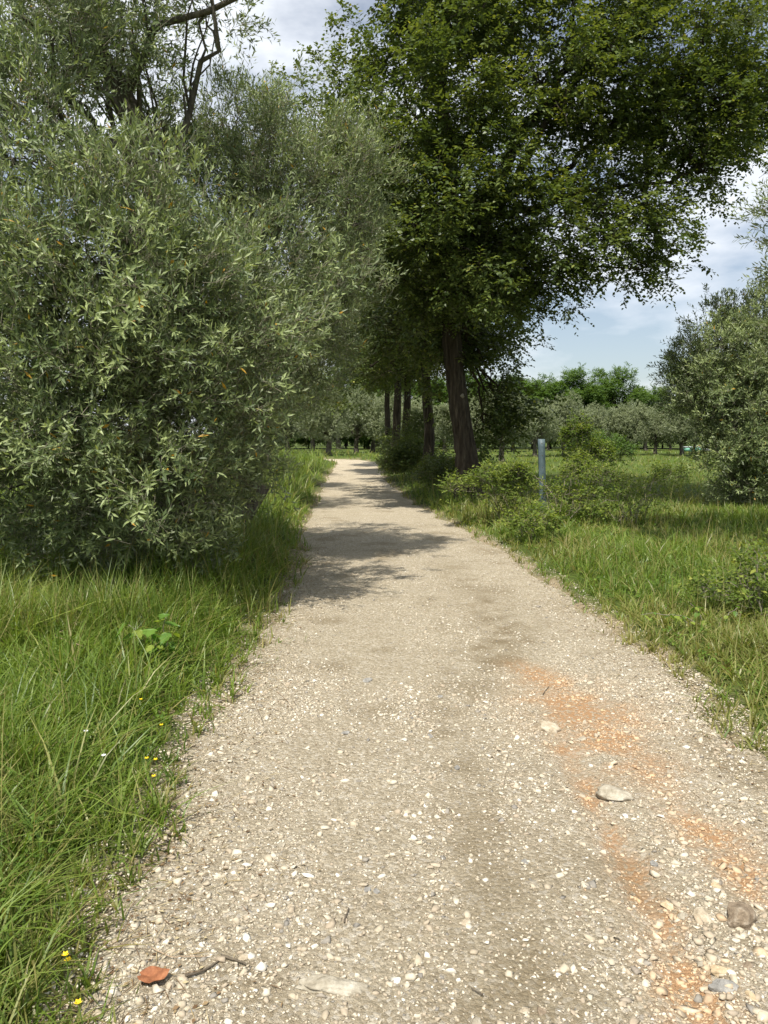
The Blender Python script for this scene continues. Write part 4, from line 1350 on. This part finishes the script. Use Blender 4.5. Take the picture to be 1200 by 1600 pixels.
# ---------------------------------------------------------------- wild flowers
def petal_mat(name, c):
    return noise_mat(name, [(0.3, tuple(k * .85 for k in c)), (0.7, c)], 40, rough=.6, bump=.05)


M['yellow'] = petal_mat('yellow_petal', (.85, .60, .02))
M['white'] = petal_mat('white_petal', (.82, .82, .78))
M['stem'] = noise_mat('green_stem', [(0.3, (.06, .11, .02)), (0.7, (.12, .18, .03))], 20, rough=.6, bump=.1)


def flower(px, py, z, colour, npet, size, label, group):
    h = G(px, py, z)
    x, y = h[0] + rng.normal() * .02, h[1] + .02
    g = gz(x, y)
    root = thing(colour + '_flower', label, 'flower', (x, y, g), group)
    top = np.array([h[0] - x, h[1] - y, max(z - g, .08)])
    MB().tube(curve_pts((0, 0, -.02), top, 6, 0, rng, .02), np.full(6, .0016), 4).obj('stem', M['stem'], root)
    head = bpy.data.objects.new('flower_head', None)
    v, f = [], []
    vs, fs = ico_sub(1)
    cen_o = MB().add(vs * np.array([.30, .30, .22]) * size + top, fs).obj('flower_head', M[colour], root, True)
    for k in range(npet):
        a = k / npet * 6.283 + rng.normal() * .1
        d = np.array([math.cos(a), math.sin(a), .35])
        s = np.array([-math.sin(a), math.cos(a), 0])
        p = top
        vv = [p + d * size * .15, p + d * size * .6 + s * size * .38, p + d * size * 1.05 + np.array([0, 0, .1 * size]), p + d * size * .6 - s * size * .38]
        MB().add(vv, [(0, 1, 2), (0, 2, 3)]).obj('petal', M[colour], cen_o)
    return root


YG = 'yellow flowers in the left verge'
for px, py, z in [(220, 1093, .25), (252, 1133, .22), (229, 1185, .24), (243, 1187, .22), (240, 1213, .2), (102, 1492, .22), (106, 1500, .2), (122, 1567, .2)]:
    flower(px, py, z, 'yellow', 5, .0105, 'small yellow flower in the grass tufts nearest the rust-brown dead leaf' if py > 1400 else 'small yellow flower in the left verge, between the bright sapling and the gravel', YG + (' by the dead leaf' if py > 1400 else ''))
WG = 'white flowers in the left verge'
for px, py, z in [(134, 1143, .26), (162, 1181, .25)]:
    flower(px, py, z, 'white', 7, .0115, 'small white flower on a thin stem in the green verge', WG)

# ---------------------------------------------------------------- stones lying on the track
SV, SF = ico_sub(3)


def stone_mat(name, a, b, c, scale=14.0):
    return noise_mat(name, [(0.28, a), (0.5, b), (0.72, c)], scale, rough=.88, bump=.9, dist=.02, detail=10)


M['st_cream'] = stone_mat('cream_limestone', (.26, .20, .13), (.46, .39, .28), (.62, .56, .45), 26)
M['st_grey'] = stone_mat('grey_limestone', (.22, .185, .13), (.38, .34, .26), (.55, .505, .41), 24)
M['st_brown'] = stone_mat('brown_stone', (.12, .09, .06), (.27, .21, .145), (.46, .40, .31), 30)
M['st_blue'] = stone_mat('blue_grey_stone', (.16, .15, .135), (.27, .26, .235), (.44, .42, .37), 34)
M['st_ochre'] = stone_mat('ochre_stone', (.36, .26, .15), (.52, .41, .26), (.64, .55, .40), 34)


def stone(px, py, wpx, asp, hgt, rot, mat, label, seed, group=None, sink=.52, flat=.17):
    r = np.random.default_rng(seed)
    c = G(px, py)
    d = math.hypot(c[1], CAM_Z)
    hw_ = wpx / FPX * d / 2
    rr = np.array([hw_, hw_ * asp, hw_ * hgt])
    v = SV.copy()
    n = 0
    for k in range(22):                                       # facet planes give a broken-rock outline
        p = rnd_unit(1, r)[0]
        lim = r.uniform(.55, .9)
        dd = v @ p
        v = v - np.outer(np.clip(dd - lim, 0, None) * .9, p)
    off = r.random(3) * 50
    q = v * 2.3
    nz = fbm(q[:, 0] * 1.0 + off[0] + q[:, 2], q[:, 1] + off[1] + q[:, 2] * .7, 4) - .5
    v = v * (1 + flat * 2.2 * nz)[:, None] * rr
    v[:, 2] += rr[2] * (1 - 2 * sink) * .9
    x, y = c[0], c[1]
    o = MB().add(v, SF).obj('stone', M[mat], None, True)
    o.location = (x, y, float(path_z([x], [y])[0]))
    o.rotation_euler = (0, 0, rot)
    return tag(o, label, 'stone', group)


stone(856, 1132, 52, .75, .52, .4, 'st_cream', 'rounded cream stone half sunk beside the orange earth', 901)
stone(953, 1243, 66, .62, .45, -.45, 'st_grey', 'flat pale grey stone with a dark gap beneath, in the orange rut', 902, sink=.48, flat=.24)
stone(1158, 1440, 62, .85, .75, .6, 'st_brown', 'large brown boulder with pale scars among the loose gravel', 903, sink=.36, flat=.26)
stone(1097, 1432, 30, 1.3, .6, .2, 'st_cream', 'pale broken stone against the dark earth hollow', 904)
stone(1130, 1541, 46, .55, .45, -.15, 'st_blue', 'smooth blue-grey stone touching a buff one in the loose gravel', 905)
stone(1127, 1518, 36, .6, .5, .1, 'st_ochre', 'buff stone touching the smooth blue-grey one', 906)
stone(515, 1542, 126, .30, .20, -.12, 'st_grey', 'long pale slab of stone sunk in the gravel', 917, sink=.56, flat=.34)
stone(1064, 1430, 18, .9, .7, .9, 'st_grey', 'small grey stone beside the dark earth hollow', 908)
stone(1043, 1410, 16, 1.5, .6, .5, 'st_ochre', 'small ochre stone beside the dark earth hollow', 909)
stone(911, 1152, 16, .8, .5, .1, 'st_grey', 'small grey stone in the orange earth below the rounded cream one', 910)
stone(1168, 1510, 24, .8, .6, .4, 'st_brown', 'small brown stone between the boulder and the edge of the gravel', 911)
stone(1022, 1262, 20, .8, .22, .3, 'st_brown', 'dark flat stone past the flat pale grey one', 912)
LP = 'lesser stones bedded in the track'
r9 = np.random.default_rng(99)
for k, (px, py, w, m) in enumerate([(573, 1390, 16, 'st_blue'), (588, 1392, 14, 'st_blue'), (440, 1320, 18, 'st_grey'), (575, 1062, 20, 'st_blue'), (688, 1088, 14, 'st_blue'), (672, 1150, 16, 'st_blue'), (540, 1145, 18, 'st_blue'), (618, 1065, 12, 'st_cream'),
                                    (820, 1348, 14, 'st_blue'), (1022, 1350, 20, 'st_blue'), (728, 1440, 22, 'st_cream'), (300, 1576, 14, 'st_blue'), (388, 1430, 18, 'st_grey'), (455, 1415, 12, 'st_cream'), (1050, 1302, 16, 'st_cream'), (1117, 1385, 20, 'st_ochre'),
                                    (845, 1580, 18, 'st_brown'), (905, 1430, 14, 'st_brown'), (960, 1410, 14, 'st_cream'), (1175, 1560, 22, 'st_ochre'), (1140, 1580, 16, 'st_cream'), (1095, 1500, 18, 'st_grey'), (1085, 1470, 16, 'st_grey'), (745, 1600, 22, 'st_grey'),
                                    (380, 1498, 18, 'st_cream'), (365, 1530, 16, 'st_grey'), (820, 1580, 18, 'st_cream'), (545, 1020, 14, 'st_grey'), (715, 1200, 16, 'st_blue'), (640, 1320, 12, 'st_grey')]):
    nm = {'st_blue': 'blue-grey', 'st_grey': 'pale grey', 'st_cream': 'cream', 'st_ochre': 'ochre', 'st_brown': 'brown'}[m]
    stone(px, py, w, r9.uniform(.6, .95), r9.uniform(.35, .55), r9.random() * 3, m, ('one of two small blue-grey stones lying side by side in the packed gravel' if k < 2 else 'small ' + nm + ' stone bedded alone in the packed gravel'), 920 + k, LP + ', ' + nm + (' pair' if k < 2 else ''), sink=.5)


# ---------------------------------------------------------------- twigs, dead leaf, fallen branch
def stick(pix, rad, label, mat='deadwood', z=0.006, name='twig', group=None):
    q = []
    for p in pix:
        g = G(*p)
        q.append([g[0], g[1], float(path_z([g[0]], [g[1]])[0]) + z + rng.uniform(0, .004)])
    q = np.array(q)
    s = np.linspace(0, len(q) - 1, max(6, 4 * len(q)))
    c = q[0].copy()
    qq = np.stack([np.interp(s, np.arange(len(q)), q[:, k]) for k in range(3)], 1) - c
    qq += rng.normal(size=qq.shape) * .0012
    o = MB().tube(qq, np.linspace(rad, rad * .6, len(qq)), 6).obj(name, M[mat], None, True)
    o.location = c
    return tag(o, label, 'twig', group)


stick([(290, 1529), (318, 1520), (343, 1504)], .0042, 'dark dry twig lying on the gravel near the brown leaf')
stick([(345, 1498), (365, 1503), (384, 1511)], .0048, 'short thick dark twig touching the dry twig')
stick([(236, 1485), (268, 1500), (328, 1498)], .0018, 'long thin straw stalk beside the dark twigs', 'pale_wood')
stick([(538, 1443), (545, 1421)], .0035, 'short brown stick on the middle of the track')
stick([(528, 1118), (545, 1135), (560, 1160)], .0022, 'thin curved twig on the worn gravel', 'deadwood') if False else None
stick([(395, 1090), (402, 1110), (412, 1132)], .0020, 'thin dark stalk on the gravel at the left verge')
stick([(432, 1080), (448, 1095), (466, 1120)], .0018, 'thin bent grass stalk lying on the gravel', 'pale_wood')
stick([(848, 1085), (858, 1072)], .0028, 'stubby dark twig above the rounded cream stone')
stick([(755, 1560), (735, 1548)], .0025, 'small dark twig beside the gravel heap')

# dead leaf
M['deadleaf'] = noise_mat('dead_leaf', [(0.3, (.17, .065, .03)), (0.6, (.30, .12, .055)), (0.8, (.40, .19, .09))], 60, rough=.7, bump=.3)
c = G(239, 1534)
n = 16
th = np.arange(n) / n * 2 * math.pi
rr = .036 * (1 + .14 * np.sin(th * 5) + .1 * rng.normal(size=n))
v = [(0, 0, .004)] + [(math.cos(a) * q * 1.15 * .5, math.sin(a) * q * .45, .006 + .006 * math.sin(a * 2)) for a, q in zip(th, rr)] + [(math.cos(a) * q * 1.15, math.sin(a) * q * .95, .007 + .012 * math.sin(a * 2 + .5) ** 2) for a, q in zip(th, rr)]
f = [(0, 1 + k, 1 + (k + 1) % n) for k in range(n)]
for k in range(n):
    a, b = 1 + k, 1 + (k + 1) % n
    f += [(a, a + n, b + n), (a, b + n, b)]
dl = MB().add(np.array(v), f).obj('dead_leaf', M['deadleaf'], None, True)
dl.location = (c[0], c[1], float(path_z([c[0]], [c[1]])[0]) + .010)
tag(dl, 'curled rust-brown dead leaf lying on the gravel', 'leaf')

# fallen bare branch in the grass
c = G(80, 1010, .2)
base = np.array([c[0], c[1], gz(c[0], c[1])])
root = thing('fallen_branch', 'bare forked branch caught in the long grass under the big olive', 'branch', tuple(base))
p0 = G(82, 995, .24) - base
MB().tube(curve_pts((-.03, -.02, -.02), p0, 5, 0, rng, .02), np.linspace(.004, .006, 5), 6).obj('stem', M['pale_wood'], root, True)
MB().tube(curve_pts(p0, G(137, 967, .30) - base, 7, .03, rng, .02), np.linspace(.006, .003, 7), 6).obj('fork', M['pale_wood'], root, True)
MB().tube(curve_pts(p0, G(140, 1020, .22) - base, 7, .03, rng, .02), np.linspace(.005, .002, 7), 6).obj('fork', M['pale_wood'], root, True)

# ---------------------------------------------------------------- grey metal post
M['post'] = noise_mat('weathered_metal', [(0.3, (.05, .075, .085)), (0.55, (.09, .13, .14)), (0.75, (.16, .21, .22))], 8, (1, 1, .5), rough=.55, bump=.15, spec=.4)
px_x, px_y = xat(850, 14.2), 14.2
zb = gz(px_x, px_y)
root = thing('metal_post', 'leaning blue-grey metal post standing in the brambles', 'post', (px_x, px_y, zb))
top_h = P(846, 686, 14.2)[2] - zb
pm = MB()
w_, d_, t_ = .058, .042, .006
prof = np.array([(-w_, -d_), (w_, -d_), (w_, d_), (w_ - t_, d_), (w_ - t_, -d_ + t_), (-w_ + t_, -d_ + t_), (-w_ + t_, d_), (-w_, d_)])
zz = np.linspace(-.3, top_h, 12)
ring = np.concatenate([np.stack([prof[:, 0] - .045 * z_, prof[:, 1], np.full(8, z_)], 1) for z_ in zz])
f = []
for i in range(11):
    for k in range(8):
        a, b = i * 8 + k, i * 8 + (k + 1) % 8
        f += [(a, b, b + 8), (a, b + 8, a + 8)]
e = 88
f += [(e + 0, e + 1, e + 4), (e + 0, e + 4, e + 5), (e + 1, e + 2, e + 3), (e + 1, e + 3, e + 4), (e + 0, e + 5, e + 6), (e + 0, e + 6, e + 7)]
pm.add(ring, f).obj('channel', M['post'], root)
for k in range(5):
    zc = top_h - .08 - k * .22
    vv, ff = ico_sub(1)
    MB().add(vv * np.array([.009, .005, .009]) + np.array([-.045 * zc, -d_ - .001, zc]), ff).obj('bolt', M['deadwood'], root, True)

# ---------------------------------------------------------------- beehives across the meadow
def paint(name, c):
    return noise_mat(name, [(0.3, tuple(k * .8 for k in c)), (0.7, c)], 5, rough=.6, bump=.1)


M['hive_green'] = paint('green_paint', (.22, .50, .38))
M['hive_white'] = paint('white_paint', (.72, .76, .72))
M['hive_lid'] = paint('metal_lid', (.55, .60, .60))
M['hive_blue'] = paint('teal_paint', (.20, .45, .46))


def box(mb, x0, x1, y0, y1, z0, z1):
    v = [(x, y, z) for z in (z0, z1) for y in (y0, y1) for x in (x0, x1)]
    f = [(0, 2, 3), (0, 3, 1), (4, 5, 7), (4, 7, 6), (0, 1, 5), (0, 5, 4), (2, 6, 7), (2, 7, 3), (0, 4, 6), (0, 6, 2), (1, 3, 7), (1, 7, 5)]
    return mb.add(v, f)


for px, d, body, sup, lb in [(1073, 60.5, 'hive_green', None, 'green beehive close behind the olive trunk at the end of the row'), (1092, 62, 'hive_green', 'hive_white', 'green beehive with a white upper box, second from the olive trunk'),
                             (1103, 61.5, 'hive_white', 'hive_green', 'white beehive with a green upper box, between two green ones'), (1114, 62, 'hive_blue', None, 'teal beehive next to the lone dark olive')]:
    x = xat(px, d)
    root = thing('beehive', lb, 'beehive', (x, d, gz(x, d)), 'beehives across the meadow')
    for sx in (-.2, .2):
        for sy in (-.18, .18):
            box(MB(), sx - .03, sx + .03, sy - .03, sy + .03, -.1, .22).obj('leg', M['deadwood'], root)
    box(MB(), -.26, .26, -.24, .24, .22, .52).obj('hive_box', M[body], root)
    zt = .52
    if sup:
        box(MB(), -.255, .255, -.235, .235, .523, .70).obj('upper_box', M[sup], root)
        zt = .703
    box(MB(), -.28, .28, -.26, .26, zt + .002, zt + .08).obj('lid', M['hive_lid'], root)
    box(MB(), -.12, .12, -.30, -.242, .24, .255).obj('landing_board', M['deadwood'], root)
